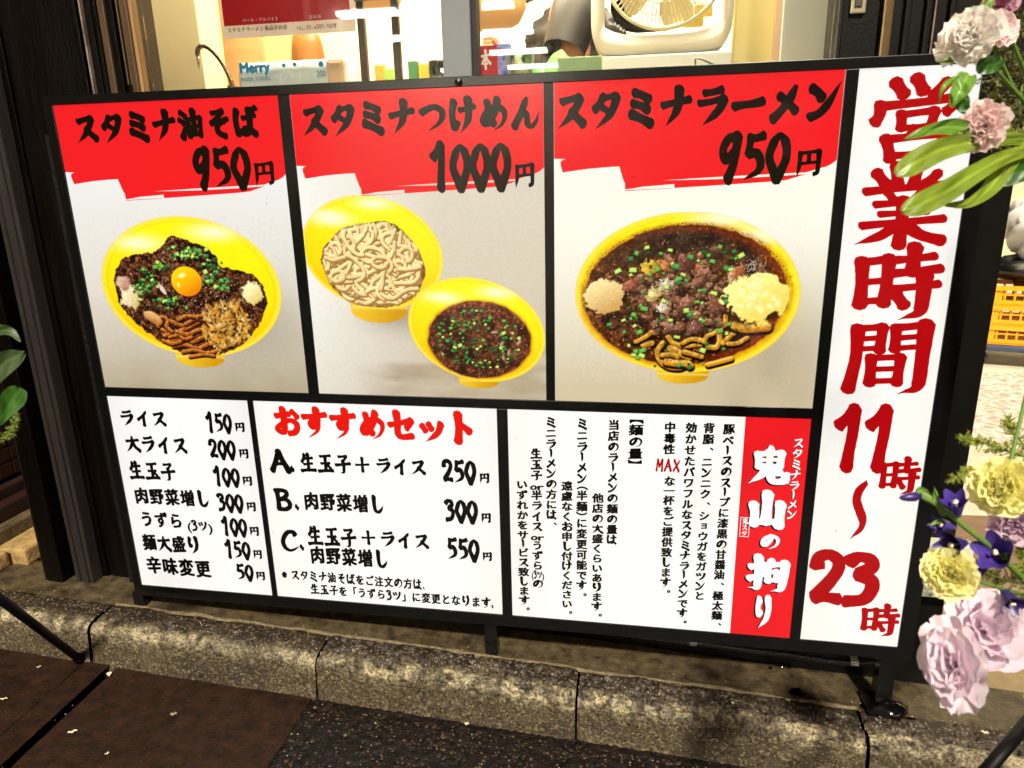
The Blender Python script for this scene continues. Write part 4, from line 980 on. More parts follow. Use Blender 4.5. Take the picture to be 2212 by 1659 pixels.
# scraps of petal and paper
M_SCRAP = mat('petal_scrap', (196, 184, 150), rough=.6, var=.12, scale=60)
def scrap(u, v, zz, L_, W_, a, label, m=M_SCRAP, name='petal_scrap'):
    p = on_z(u, v, zz); zz = (zt(p.x, p.y)-(.102 if p.y < -.1 else -.004)); p = on_z(u, v, zz)
    mb = MB(); n = 7; vs = []; fs = []
    for i in range(n):
        t = i/(n-1)*2-1; w_ = W_*math.sqrt(max(1-t*t, .08))*.5*(1+.3*math.sin(i*2.3+u))
        for s2 in (-1, 0, 1):
            x = t*L_*.40; y = s2*w_*.85; vs.append((x*math.cos(a)-y*math.sin(a), x*math.sin(a)+y*math.cos(a), .0015+abs(s2)*.0022+.0015*math.sin(i*1.7)))
    for i in range(n-1):
        for k in range(2): fs.append((i*3+k, i*3+k+1, (i+1)*3+k+1, (i+1)*3+k))
    o = mesh_obj(name, vs, fs, m, None, True); o.location = p
    return tag(o, label, 'litter', 'petal scraps on the pavement')
for q in [(236, 1458, -.17, .020, .012, -.9, 'folded pale paper scrap in the gap at the corner of the kerb'),
          (157, 1608-25, -.17, .024, .009, .6, 'long cream petal scrap lying on the left paving beside the groove'),
          (84, 1430+13, -.17, .013, .005, .7, 'small cream petal scrap on the left paving below the black rod'),
          (8, 1572-60, -.17, .02, .006, .4, 'thin cream petal scrap at the left edge of the paving'),
          (232, 1648-18, -.17, .011, .006, .9, 'small cream petal scrap at the foot of the groove in the paving'),
          (211, 1380-13, -.07, .017, .009, -.2, 'bright cream petal scrap on top of the left kerb stone'),
          (1008, 1626-60, -.2, .012, .010, .2, 'tiny white scrap on the asphalt below the pitted kerb stone'),
          (1583, 1521, -.15, .011, .007, 1.2, 'tiny white scrap beside the crack behind the right kerb'),
          (1703, 1555-40, -.17, .014, .008, .1, 'cream petal scrap on the step near the black drips'),
          (2128, 1585, -.19, .018, .010, -.2, 'flat beige petal on the kerb at the far right')]:
    scrap(*q)
o = scrap(375, 1545, -.17, .018, .012, .5, 'crushed green and purple bud lying on the brown pavement', mat('crushed_bud', (150, 150, 110), rough=.6, col2=(60, 30, 80), scale=120), 'fallen_bud'); o['category'] = 'bud'; del o['group']
# black drips on the step beside the right leg
M_TAR = mat('black_tar', (5, 5, 5), rough=.12, spec=.6)
for (u, v, r_, lb) in [(1665, 1445-3, .006, 'small black drip on the step, leftmost of the drips'), (1690, 1437, .009, 'larger black drip on the step in the middle of the drips'), (1706, 1441, .005, 'tiny black drip on the step, rightmost of the small drips'), (1722, 1466+28, .017, 'shiny black blob of tar on the step left of the board leg')]:
    p = on_z(u, v, -.155); p = on_z(u, v, zt(p.x, 0)+.002); n = 14; rr = random.Random(u)
    vs = [(0, 0, r_*.45)]; 
    for ring, k_ in ((.6, .38), (1, 0)):
        for i in range(n):
            a = 2*PI*i/n; q_ = r_*ring*rr.uniform(.8, 1.2); vs.append((q_*math.cos(a), q_*math.sin(a)*.8, r_*k_*.8*rr.uniform(.7, 1.2)-.001))
    fs = [(0, 1+i, 1+(i+1) % n) for i in range(n)]+[(1+i, 1+n+i, 1+n+(i+1) % n, 1+(i+1) % n) for i in range(n)]
    o = mesh_obj('tar_drip', vs, fs, M_TAR, None, True); o.location = p; tag(o, lb, 'tar drip', 'black drips on the step')
# rubber lump at the right leg's foot
p = on_z(1915, 1530, gz(1.8)+.004); mb = MB(); rr = random.Random(3); n = 16
vs = [(0, 0, .022)]
for ring, k_ in ((.5, .9), (.85, .5), (1.15, 0)):
    for i in range(n): a = 2*PI*i/n; q_ = .042*ring*rr.uniform(.8, 1.2); vs.append((q_*math.cos(a), q_*math.sin(a)*.7, .022*k_*rr.uniform(.6, 1.25)-.002))
fs = [(0, 1+i, 1+(i+1) % n) for i in range(n)]
for r0 in range(2): fs += [(1+r0*n+i, 1+(r0+1)*n+i, 1+(r0+1)*n+(i+1) % n, 1+r0*n+(i+1) % n) for i in range(n)]
o = mesh_obj('rubber_lump', vs, fs, M_TAR, None, True); o.location = p; tag(o, 'crumpled black rubber lump around the foot of the right board leg', 'rubber lump')
# corrugated conduit on the step behind the board, with saddle clips
M_COND = mat('conduit_black', (34, 34, 33), rough=.35, spec=.6)
cpts = [on_y(*q) for q in [(1095, 1346, .085), (1150, 1350, .085), (1300, 1363, .085), (1500, 1388, .083), (1700, 1414, .08), (1800, 1428, .08), (1850, 1432, .08), (1890, 1430, .07), (1935, 1418, .06)]]
C_ = crom(cpts, 46); rr_ = [.0068+.0012*math.sin(i*2.1) for i in range(len(C_))]
con = MB().tube(C_, rr_, 10).build('conduit', M_COND, None, True); tag(con, 'black corrugated cable conduit running along the step behind the board', 'conduit')
M_STEEL = mat('galvanised_steel', (190, 186, 172), rough=.28, metal=.9, bump=.2, bscale=90)
for (u, v, lb) in [(1497, 1386, 'metal saddle clip on the conduit below the red strip'), (1844, 1430, 'larger metal saddle clip on the conduit near the right leg')]:
    p = on_y(u, v, .082); mb = MB(); s_ = .0085
    arc = [(p.x, p.y-.0100*math.cos(a), p.z+.0100*math.sin(a)) for a in np.linspace(-PI/2, PI/2, 12)]
    vs = []
    for q_ in arc+[(p.x, p.y+.006, p.z+.0105), (p.x, p.y+.006, p.z+.026)]:
        vs += [(q_[0]-s_, q_[1], q_[2]), (q_[0]+s_, q_[1], q_[2])]
    fs = [(2*i, 2*i+1, 2*i+3, 2*i+2) for i in range(len(vs)//2-1)]
    mb.add(vs, fs); c = empty('saddle_clip', (0, 0, 0)); mb.build('strap', M_STEEL, c, True)
    MB().lathe([(0, .002), (.003, .0015), (.0036, 0)], 12, (p.x, p.y+.0055, p.z+.0185), Matrix.Rotation(R(90), 3, 'X')).build('screw', M_STEEL, c, True)
    tag(c, lb, 'clip', 'saddle clips on the conduit')
# ------------------------------------------------------------------ shop front: dark timber, window, grey mullion
M_DARK = mat('dark_lacquer_wood', (6, 3, 2), rough=.36, spec=.16, var=.35, scale=6, stretch=(14, 14, 1), bump=.25, bscale=30, rvar=.1)
M_DARKG = mat('charcoal_panel', (12, 10, 8), rough=.4, spec=.2, var=.2, scale=9, bump=.15, bscale=200)
M_ROUGHB = mat('rough_black_plaster', (8, 5, 3), rough=.6, spec=.25, col2=(26, 19, 12), scale=30, bump=1.0, bscale=70, contrast=(.5, .8))
M_GREYW = mat('weathered_grey_wood', (40, 34, 31), rough=.42, var=.5, scale=10, stretch=(30, 30, .6), bump=.8, bscale=40)
M_BRASS = mat('bronze_trim', (120, 98, 66), rough=.3, metal=.7, var=.2, scale=14)
M_MULL = mat('grey_mullion_paint', (112, 116, 118), rough=.35, spec=.5, var=.04, scale=10)
ZB, ZTOP = -.30, 3.2
front = empty('shop_front', (0, 0, 0)); tag(front, 'dark timber ramen shop front with a wide lit window behind the menu board', 'shop front')
def fb(name, m, a, b, bev=.0015): return MB().box(a, b, bevel=bev).build(name, m, front)
WX0, WX1 = .142, 1.585
WSILL = 1.02
fb('wall', M_DARK, (-.20, .120, ZB), (WX0-.012, .20, ZTOP)); fb('wall', M_DARK, (WX0-.012, .120, ZB), (WX1, .20, WSILL))
fb('wall', M_DARKG, (WX1, .120, ZB), (1.932, .20, ZTOP)); fb('wall', M_DARK, (WX0-.012, .120, 2.5), (WX1, .20, ZTOP))
fb('side_wall', M_DARKG, (1.86, .2005, ZB), (1.932, 3.2, ZTOP))
# vertical mouldings left of the window
fb('edge_strip', mat('edge_highlight', (120, 104, 94), rough=.3, var=.6, scale=30, bump=.5), (.0145, .108, .3), (.0185, .1195, ZTOP), .0008)  # pale strip paints the thin highlight along this edge
for x, w_, d_, m in [(-.006, .012, .012, M_DARK), (.033, .005, .006, M_DARK), (.046, .005, .006, M_DARK), (.058, .016, .010, M_BRASS), (.086, .010, .012, M_DARK), (.101, .004, .008, M_BRASS), (.110, .004, .008, M_BRASS)]:
    fb('moulding', m if m != M_BRASS else mat('bronzed_wood', (70, 54, 36), rough=.35, var=.3, scale=12, stretch=(10, 10, 1)), (x, .120-d_, .3 if x < .1 else 1.2), (x+w_, .1198, ZTOP), .002)
fb('jamb', mat('brown_jamb', (74, 52, 34), rough=.35, var=.5, scale=8, stretch=(40, 40, .5)), (.118, .104, .9), (.134, .1196, ZTOP), .003)
fb('jamb', mat('pale_jamb', (150, 116, 72), rough=.35, var=.3, scale=8, stretch=(40, 40, .5)), (.1345, .108, .9), (.1425, .128, ZTOP), .002)
# plaster strip, grey grooved post and its bead chain of nails
fb('plaster_strip', M_ROUGHB, (-.125, .100, ZB), (-.022, .119, 1.10), .003)
fb('wall', M_DARK, (-.345, .113, ZB), (-.2005, .20, ZTOP))
post = MB()
for i in range(4): post.box((-.262+i*.0125, .070+.004*(i % 2), ZB), (-.2505+i*.0125, .112, ZTOP), bevel=.003)
post.build('grooved_post', M_GREYW, front)
# dark timber door frame of the entrance on the left
fb('door_frame', M_DARK, (-.345, .058, ZB), (-.292, .112, ZTOP), .004)
fb('door_jamb', mat('brown_timber', (22, 11, 6), rough=.4, spec=.3, var=.4, scale=6, stretch=(16, 16, 1)), (-.3505, .060, ZB), (-.3455, .60, ZTOP), .002)
mb = MB()
for i in range(150): 
    z = .30+i*.0068; mb.lathe([(0, .0016), (.0016, .0008), (.0019, 0)], 6, (-.272, .0695+.042, z), Matrix.Rotation(R(90), 3, 'X'))
fb('bead_strip', M_DARK, (-.277, .100, ZB), (-.267, .1119, ZTOP))
mb2 = MB()
for i in range(170):
    z = .28+i*.0062; mb2.box((-.2742, .0978, z), (-.2700, .0999, z+.0036))
o = mb2.build('bead_chain', mat('bead_metal', (150, 120, 92), rough=.3, metal=.8), front); tag(o, kind='stuff')
# window: mullion, sill, glass
MB().box((.829, .104, 1.02), (.889, .150, 2.5), bevel=.002).build('mullion', M_MULL, front)
MB().box((.8895, .112, 1.02), (.9005, .146, 2.5), bevel=.001).build('mullion_seal', mat('rubber_seal', (18, 12, 10), rough=.5), front)
MB().box((WX0, .118, WSILL+.0), (WX1, .19, WSILL+.02)).build('sill', M_DARKG, front)
M_PANE = glass('window_glass', (250, 252, 250), 0.0, .8)
for a, b in ((.143, .829), (.9005, 1.5845)):
    MB().box((a, .139, WSILL+.021), (b, .1435, 2.5)).build('window_pane', M_PANE, front)
# right hand side: sliding door stile with latch, brass strip
fb('door_edge', mat('dark_edge', (14, 12, 10), rough=.3), (1.5855, .104, .9), (1.592, .1195, ZTOP), .001)
fb('door_stile', M_DARKG, (1.593, .106, .9), (1.655, .1195, ZTOP), .002)
q = on_y(1853, 14, .105)
lt = MB().box((q.x-.014, .099, q.z-.013), (q.x+.013, .1055, q.z+.07), bevel=.004).build('latch', mat('latch_metal', (170, 160, 130), rough=.35, metal=.6), front)
MB().box((q.x-.007, .096, q.z-.002), (q.x+.006, .1000, q.z+.05), bevel=.002).build('latch_slot', mat('latch_dark', (60, 58, 50), rough=.4), lt)
fb('brass_strip', M_BRASS, (1.660, .100, .9), (1.678, .1195, ZTOP), .004)
for x in (1.700, 1.735, 1.775): fb('moulding', M_DARKG, (x, .108, .9), (x+.012, .1198, ZTOP), .004)
fb('edge_strip', mat('edge_highlight', (120, 104, 94)), (1.7505, .112, .9), (1.7535, .1197, ZTOP), .0008)  # another thin highlight line, painted as a pale strip
# electrical box low on the right of the wall
p0 = on_y(1990, 1168, .10); p1 = on_y(2052, 1268, .10)
eb = empty('switch_box', (0, 0, 0)); tag(eb, 'cream plastic switch box on the dark wall behind the yellow carnation', 'switch box')
M_PLAST = mat('aged_plastic', (196, 196, 178), rough=.35, var=.06, scale=20)
MB().box((p0.x, .085, p1.z), (p1.x+.03, .1195, p0.z+.002), bevel=.006).build('cover', M_PLAST, eb)
MB().box((p0.x-.008, .075, p1.z-.014), (p1.x+.034, .119, p1.z-.0005), bevel=.002).build('bottom_plate', M_PLAST, eb)
MB().lathe([(0, .002), (.003, .001), (.0035, 0)], 12, (p0.x+.025, .0745, p1.z-.007), Matrix.Rotation(R(90), 3, 'X')).build('screw', M_STEEL, eb)
# entrance recess on the left: side wall of small dark tiles, sill steps, pale stone block
rec = empty('entrance_recess', (0, 0, 0)); tag(rec, 'dark tiled side wall and stone sills of the entrance left of the menu board', 'entrance')
M_TILE = mat('dark_tile', (40, 24, 13), rough=.4, spec=.35, var=.5, scale=14)
M_SILL = mat('worn_stone_sill', (44, 34, 19), rough=.6, col2=(104, 88, 56), scale=24, bump=.7, bscale=140)
M_SILLR = mat('red_brown_sill', (34, 17, 9), rough=.5, var=.4, scale=12)
MB().box((-.80, -.30, ZB), (-.705, 2.4, ZTOP)).build('side_wall', mat('recess_grout', (9, 5, 3), rough=.8, spec=.2), rec)
MB().box((-.705, 2.3, ZB), (-.30, 2.4, ZTOP)).build('back_wall', mat('recess_grout', (9, 5, 3)), rec)
tm = None
for r_ in range(11):
    for c_ in range(15):
        if tm is None:
            t_ = MB().box((0, 0, 0), (.006, .050, .044), bevel=.003).build('tile', M_TILE, rec); tm = t_.data
        else: t_ = link(bpy.data.objects.new('tile', tm), rec)
        t_.location = (-.7055, -.28+c_*.054, .115+r_*.048)
for (x0, x1, z1, m, nm) in [(-.698, -.664, .105, M_SILLR, 'upper_sill'), (-.652, -.606, .078, M_SILLR, 'sill_step'), (-.602, -.558, .036, M_SILL, 'sill_step')]:
    MB().box((x0, -.30, -.10), (x1, 1.2, z1), bevel=.006).build(nm, m, rec)
MB().box((-.7045, .12, -.25), (-.3455, 2.29, -.052)).build('recess_floor', M_PATCH, rec)
M_TAN = mat('tan_stone', (112, 88, 50), rough=.7, col2=(166, 138, 86), scale=26, bump=.8, bscale=90, contrast=(.3, .6))
blk = MB().box((-.556, .115, -.050), (-.456, .285, .000), bevel=.007).build('stone_block', M_TAN, None)
tag(blk, 'pale tan stone block lying on the ground at the foot of the entrance', 'stone block')
blk2 = MB().box((-.640, .02, -.048), (-.500, .108, .002), bevel=.010).build('stone_block', M_TAN, None)
tag(blk2, 'second pale stone block at the left edge, nearer the street', 'stone block')
# ------------------------------------------------------------------ inside the shop, seen through the window
M_CREAM = mat('cream_wall', (250, 234, 192), rough=.6, var=.03, scale=6)
M_LWOOD = mat('light_wood', (222, 178, 118), rough=.45, var=.14, scale=5, stretch=(2, 2, 20))
room = empty('shop_room', (0, 0, 0)); tag(room, 'bright cream kitchen room behind the shop window', 'room')
MB().box((-.4, 2.2, -.2), (1.858, 2.25, 2.7)).build('back_wall', M_CREAM, room)
MB().box((-.45, .21, -.2), (-.4, 2.2, 2.7)).build('side_wall', M_LWOOD, room)
MB().box((-.4, .21, 2.62), (1.858, 2.2, 2.68)).build('ceiling', M_CREAM, room)
MB().box((-.4, .21, -.2), (1.858, 2.2, .10)).build('room_floor', mat('kitchen_floor', (90, 80, 70), rough=.5), room)
lamp_m = mat('lamp_tube', (255, 255, 255), emit=(255, 240, 214), es=150)
for (x, y, lb) in ((.35, .28, 'unseen left ceiling lamp added close to the shop window'), (1.25, .28, 'unseen right ceiling lamp added close to the shop window'), (.35, 1.6, 'left ceiling lamp over the back of the kitchen'), (1.25, 1.6, 'right ceiling lamp over the back of the kitchen')):  # window pair is unseen, put there to light fronts facing the street
    o = empty('ceiling_lamp', (x, y, 2.58)); MB().box((-.3, -.06, -.03), (.3, .06, .018), bevel=.01).build('diffuser', lamp_m, o)
    tag(o, lb, 'lamp', 'ceiling lamps inside the shop')
# columns and boards seen just behind the glass
def slab(name, m, u0, u1, v, y, zt_=2.5, zb=.9, th=.03, label=None, cat=None):
    a = on_y(u0, v, y); b = on_y(u1, v, y)
    o = MB().box((a.x, y, zb), (b.x, y+th, zt_), bevel=.002).build(name, m, None if label else room)
    if label: tag(o, label, cat)
    return o
slab('column', mat('cream_column', (246, 226, 174), rough=.5), 337, 432, 90, .50, th=.10)
slab('column_edge', mat('pale_wood_edge', (240, 204, 146), rough=.5), 432, 448, 90, .54, th=.08)
slab('wood_panel', M_LWOOD, 440, 560, 90, .75)
slab('wall_panel', mat('yellow_cream_panel', (250, 232, 160), rough=.5), 1586, 1672, 80, .52, th=.05)
slab('panel_edge', mat('pinkish_edge', (238, 204, 170), rough=.5), 1672, 1688, 80, .50, th=.05)
slab('side_glass', mat('frosted_panel', (232, 234, 228), rough=.3), 1688, 1812, 80, .34, th=.01)
# gooseneck of the sink tap / reading lamp
M_CHR = mat('aged_chrome', (120, 104, 84), rough=.25, metal=1.0)
g = empty('gooseneck', (0, 0, 0)); tag(g, 'ribbed metal gooseneck curving over beside the cream column', 'gooseneck')
gp = [on_y(*q) for q in [(503, 200, .3), (500, 178, .3), (487, 148, .3), (470, 122, .3), (452, 104, .3), (438, 99, .3), (428, 106, .3), (426, 118, .3)]]
C_ = crom(gp, 20); MB().tube(C_, [.0055+.0009*math.sin(i*2.2) for i in range(len(C_))], 10).build('hose', M_CHR, g, True)
MB().tube([gp[-1], on_y(429, 134, .3), on_y(431, 150, .3)], [.0035, .003, .001], 10).build('spout', mat('bright_chrome', (220, 210, 190), rough=.1, metal=1), g, True)
MB().tube([on_y(503, 186, .3), on_y(504, 215, .3)], .013, 14).build('collar', M_DARKG, g, True)
# dark round pendant above
pn = on_y(464, -14, .42); Mdk = mat('black_gloss_shade', (10, 10, 10), rough=.1)
ps = MB().lathe([(.0, .10), (.03, .095), (.046, .06), (.05, .02), (.046, .0), (.0, -.008)], 28, pn).build('pendant_shade', Mdk, None, True); tag(ps, 'black glossy pendant shade hanging left of the recruiting poster', 'pendant')
# recruiting poster taped inside the glass
po = empty('notice', (0, 0, 0)); tag(po, 'dark red and white recruiting notice taped inside the window glass', 'notice')
def qy(u, v, y): p = on_y(u, v, y); return (p.x, p.z)
py = .1462; xl = on_y(480, 50, py).x; xr = on_y(767, 40, py).x; zb = on_y(625, 76, py).z; zr = on_y(625, 48, py).z
MB().box((xl, py, zb), (xr, py+.001, 1.62)).build('paper', mat('notice_paper', (240, 232, 226), rough=.35, transl=.5), po)
M_NRED = mat('notice_red', (190, 14, 34), rough=.25, transl=.3)
mesh_obj('red_field', [(xl+.004, py-.0004, zr), (xr-.010, py-.0004, zr), (xr-.010, py-.0004, 1.618), (xl+.004, py-.0004, 1.618)], [(0, 1, 2, 3)], M_NRED, po)
class InkY(Ink):
    def at(s, text, x0, x1, z0, z1, W=13, **k):
        tw = sum(cellw(c) for c in text); u = (x1-x0)/tw; x = x0
        for c in text: s.glyph(c, x+.03*u, z0, x+cellw(c)*u-.03*u, z1, W=W, **k); x += cellw(c)*u
def txt(text, L, Rr, h, y, m, parent, W=13, bold=.008):
    a = on_y(L[0], L[1], y); b = on_y(Rr[0], Rr[1], y); z = (a.z+b.z)/2; mx = (L[0]+Rr[0])/2; my = (L[1]+Rr[1])/2
    hh = on_y(mx, my-h/2, y).z-on_y(mx, my+h/2, y).z
    t = InkY(y); t.at(text, a.x, b.x, z-hh/2, z+hh/2, W=W, bold=bold); return t.m.build('lettering', m, parent)
M_NW = mat('notice_white', (240, 220, 220), rough=.4); M_NK = mat('notice_black', (20, 18, 18), rough=.4)
txt('スタミナラーメン鬼山渋谷店', (491, 65), (621, 59), 11, py-.0006, M_NK, po)
txt('TEL:03-6205-5039', (640, 60), (727, 55), 10, py-.0006, M_NK, po)
txt('パート・アルバイト', (523, 44), (602, 40), 8, py-.0008, M_NW, po); txt('正社員', (667, 37), (694, 35), 9, py-.0008, M_NW, po)
# pack of paper towels on the inner ledge
pk = empty('paper_towel_pack', (0, 0, 0)); tag(pk, 'white plastic pack of paper towels with blue lettering on the inner ledge', 'paper towels')
yk = .20; a = on_y(508, 178, yk); b = on_y(745, 120, yk); tz = on_y(600, 127, yk).z
def loft(secs, n=24):
    v = []; f = []
    for (cx, cy, cz, hx, hy, hz, ax) in secs:
        for k_ in range(n):
            t_ = 2*PI*k_/n; c_ = math.copysign(abs(math.cos(t_))**.5, math.cos(t_)); s_ = math.copysign(abs(math.sin(t_))**.5, math.sin(t_))
            v.append((cx, cy+c_*hy, cz+s_*hz))
    for i in range(len(secs)-1):
        for k_ in range(n): f.append((i*n+k_, i*n+(k_+1) % n, (i+1)*n+(k_+1) % n, (i+1)*n+k_))
    f.append(tuple(range(n-1, -1, -1))); f.append(tuple((len(secs)-1)*n+k_ for k_ in range(n))); return v, f
zc = (tz+1.155)/2; hz = (tz-1.155)/2; rg2 = random.Random(5)
secs = [(a.x+(b.x-a.x)*t_, yk+.05, zc+rg2.uniform(-.0008, .0008), 0, (.044 if .03 < t_ < .97 else .030)+rg2.uniform(-.001, .001), (hz if .03 < t_ < .97 else hz*.75), 0) for t_ in np.linspace(0, 1, 26)]
v, f = loft(secs); mesh_obj('wrapper', v, f, mat('blue_white_film', (206, 220, 226), rough=.18, var=.06, scale=30, bump=.5, bscale=30), pk, True)
MB().box((b.x-.05, yk+.004, 1.12), (b.x-.006, yk+.098, tz-.004), bevel=.01).build('towel_stack', mat('towel_paper', (214, 184, 146), rough=.6), pk)
M_BLUE = mat('print_blue', (30, 140, 196), rough=.3); M_BL2 = mat('print_grey_blue', (110, 150, 170), rough=.3)
yt = yk+.0035
def latin(text, L, Rr, h, y, m, parent, bold=.05):
    cu = bpy.data.curves.new('c', 'FONT'); cu.body = text; cu.offset = 0; o = bpy.data.objects.new('c', cu); COL.objects.link(o)
    dg = bpy.context.evaluated_depsgraph_get(); me = bpy.data.meshes.new_from_object(o.evaluated_get(dg)); bpy.data.objects.remove(o)
    n = len(me.vertices); v = np.zeros(n*3); me.vertices.foreach_get('co', v); v = v.reshape(-1, 3); f = [tuple(p.vertices) for p in me.polygons]
    a = on_y(L[0], L[1], y); b = on_y(Rr[0], Rr[1], y); z = (a.z+b.z)/2; my = (L[1]+Rr[1])/2; mx = (L[0]+Rr[0])/2
    hh = on_y(mx, my-h/2, y).z-on_y(mx, my+h/2, y).z
    lo = v.min(0); hi = v.max(0); mb = MB()
    for i, (ox, oz) in enumerate([(0, 0), (bold, 0), (-bold, 0), (0, bold), (0, -bold)] if bold else [(0, 0)]):
        mb.add([(a.x+(p[0]-lo[0]+ox)/(hi[0]-lo[0])*(b.x-a.x), y-i*.00003, z-hh/2+(p[1]-lo[1]+oz)/(hi[1]-lo[1])*hh) for p in v], f)
    return mb.build('lettering', m, parent)
latin('Merry', (519, 151), (582, 147), 28, yt, M_BLUE, pk, .06); latin('PAPER TOWEL', (521, 172), (585, 168), 8, yt, M_BL2, pk, .03)
latin('メリー', (554, 160), (568, 159), 4, yt, M_BL2, pk, .03); latin('200', (684, 160), (703, 158), 13, yt, M_BL2, pk, .02)
for u, v_, r_ in ((613, 141, .0045), (636, 139, .0045), (693, 138, .006)):   # plain blue dots of the wrapper print
    p = on_y(u, v_, yt); MB().lathe([(0, 0), (r_, 0)], 16, p, Matrix.Rotation(R(90), 3, 'X')).build('blue_dot', M_BLUE, pk)
# amber paper bag behind the pack
bgp = on_y(668, 145, .42)
ab = MB().lathe([(.0, .07), (.02, .068), (.034, .05), (.040, .02), (.045, -.03), (.047, -.09), (.04, -.10)], 22, (bgp.x, .42, bgp.z+.02)).build('amber_jar', mat('amber_ware', (196, 128, 66), rough=.35, var=.15, scale=12), None, True); tag(ab, 'amber brown round jar standing behind the paper towel pack', 'jar')
# dark steel rack: two uprights and rail
rk = empty('steel_rack', (0, 0, 0)); tag(rk, 'dark steel rack with upright rods behind the left window pane', 'rack')
M_ROD = mat('dark_rod', (44, 38, 32), rough=.3, metal=.6)
for (u0, v0, u1, v1) in ((779, 20, 801, 190), (853, 20, 873, 190)):
    a = on_y(u0, v0, .6); b = on_y(u1, v1, .6); MB().box((a.x-.010, .59, .9), (a.x+.010, .61, 2.3), bevel=.003).build('upright', M_ROD, rk)
MB().box((.40, .585, 1.79), (.98, .615, 1.86), bevel=.004).build('top_rail', M_ROD, rk)
a = on_y(757, 15, .6); b = on_y(962, 2, .6)
MB().box((a.x, .575, b.z+.01), (b.x, .589, b.z+.12), bevel=.003).build('upper_board', mat('brown_board', (92, 62, 38), rough=.4, var=.3, scale=8), rk)
for (xa, xb, z_) in ((.36, .80, 1.18),): MB().box((xa, .42, z_-.02), (xb, .585, z_-.005)).build('shelf', M_ROD, rk)
# lamp shades (tan bowls) in the left and right panes
M_SHADE = mat('tan_paper_shade', (226, 170, 104), rough=.6, var=.06, scale=8, emit=(255, 190, 110), es=.25)
for (u, v, y_, r_, lb) in ((812, -8, .95, .085, 'tan paper lamp shade hanging behind the left window pane'), (1065, 20, .9, .10, 'round tan paper lamp shade behind the right window pane')):
    c_ = on_y(u, v, y_); o = empty('lamp_shade', (0, 0, 0)); tag(o, lb, 'lamp shade')
    MB().lathe([(0, -.62*r_), (.45*r_, -.58*r_), (.8*r_, -.38*r_), (r_, 0), (.98*r_, .5*r_), (.8*r_, .9*r_), (.3*r_, 1.1*r_)], 30, (c_.x, y_, c_.z)).build('shade', M_SHADE, o, True)
    MB().tube([(c_.x, y_, c_.z+1.0*r_), (c_.x, y_, 2.6)], .003, 6).build('cord', M_ROD, o)
# small goods standing on the ledge: cups, dishes, tray
def thing_at(u, v, y): return on_y(u, v, y)
M_GLASS2 = glass('clear_glass', (226, 240, 236), .05, 4.0)
cp = on_y(1122, 160, .19); gl = MB()
for k_ in range(2):
    pass
prof_ = [(.020, -.06), (.024, -.03), (.029, .0), (.033, .028), (.0345, .036), (.032, .036), (.026, -.01), (.018, -.055)]
o = MB().lathe(prof_, 12, (cp.x, .20, cp.z+.012)).build('faceted_tumbler', M_GLASS2); tag(o, 'clear faceted glass tumbler on the inner ledge right of the mullion', 'tumbler')
bp_ = on_y(1086, 128, .26); o = MB().box((bp_.x-.014, .26, 1.1), (bp_.x+.016, .29, on_y(1086, 93, .26).z), bevel=.003).build('blue_carton', mat('blue_print', (60, 84, 214), rough=.4, col2=(150, 170, 240), scale=60, contrast=(.45, .55))); tag(o, 'blue and white patterned carton behind the faceted tumbler', 'carton')
sg = empty('red_sign', (0, 0, 0)); tag(sg, 'small red sign with a white character next to the mullion', 'sign')
a = on_y(1033, 155, .24); b = on_y(1073, 97, .24)
MB().box((a.x, .24, 1.12), (b.x, .25, b.z), bevel=.001).build('plate', mat('sign_red', (176, 26, 44), rough=.4), sg)
G['本'] = '.9:10,32 50,28 92,24|1:50,4 50,96|1:46,32 32,56 8,76<|1:54,32 70,54 94,72|.8:32,74 68,70'
txt('本', (1036, 130), (1062, 128), 42, .2385, mat('sign_white', (245, 240, 240), rough=.4), sg, W=17)
# green wavy glass tray
tr = []; fr_ = []
us = np.linspace(1150, 1300, 60)
Mg = mat('green_glassware', (170, 214, 150), rough=.12, spec=.7, transl=.4, var=.2, scale=40)
zb_ = 1.13
for i, u in enumerate(us):
    t_ = i/59.; vtop = 145-8*math.exp(-((t_-.0)/.05)**2)-32*math.exp(-((t_-.38)/.16)**2)-16*math.exp(-((t_-.75)/.35)**2)+2*math.sin(t_*40)
    p = on_y(u, vtop, .19+.03*math.sin(t_*9)); tr += [(p.x, p.y, zb_), (p.x, p.y, p.z), (p.x, p.y+.006, p.z), (p.x, p.y+.006, zb_)]
fr_ = [(4*i+k_, 4*i+4+k_, 4*i+5+k_, 4*i+1+k_) for i in range(59) for k_ in range(3)]
o = mesh_obj('wavy_dish', tr, fr_, Mg, None, True); tag(o, 'pale green wavy edged glass dish on the inner ledge below the dark apron', 'dish')
o = MB().box((on_y(1205, 140, .165).x, .155, 1.12), (on_y(1300, 140, .165).x, .185, on_y(1250, 124, .165).z), bevel=.002).build('green_carton', mat('pale_green_carton', (176, 206, 150), rough=.3, var=.1, scale=30)); tag(o, 'small pale green carton in front of the wavy glass dish', 'carton')
a = on_y(957, 146, .3); o = MB().lathe([(0, -.03), (.018, -.03), (.022, 0), (.022, .022), (.020, .024), (0, .024)], 20, (a.x-.02, .33, a.z-.005)).build('sauce_pot', Mdk, None, True); tag(o, 'little black lidded pot beside the mullion on the ledge', 'pot')
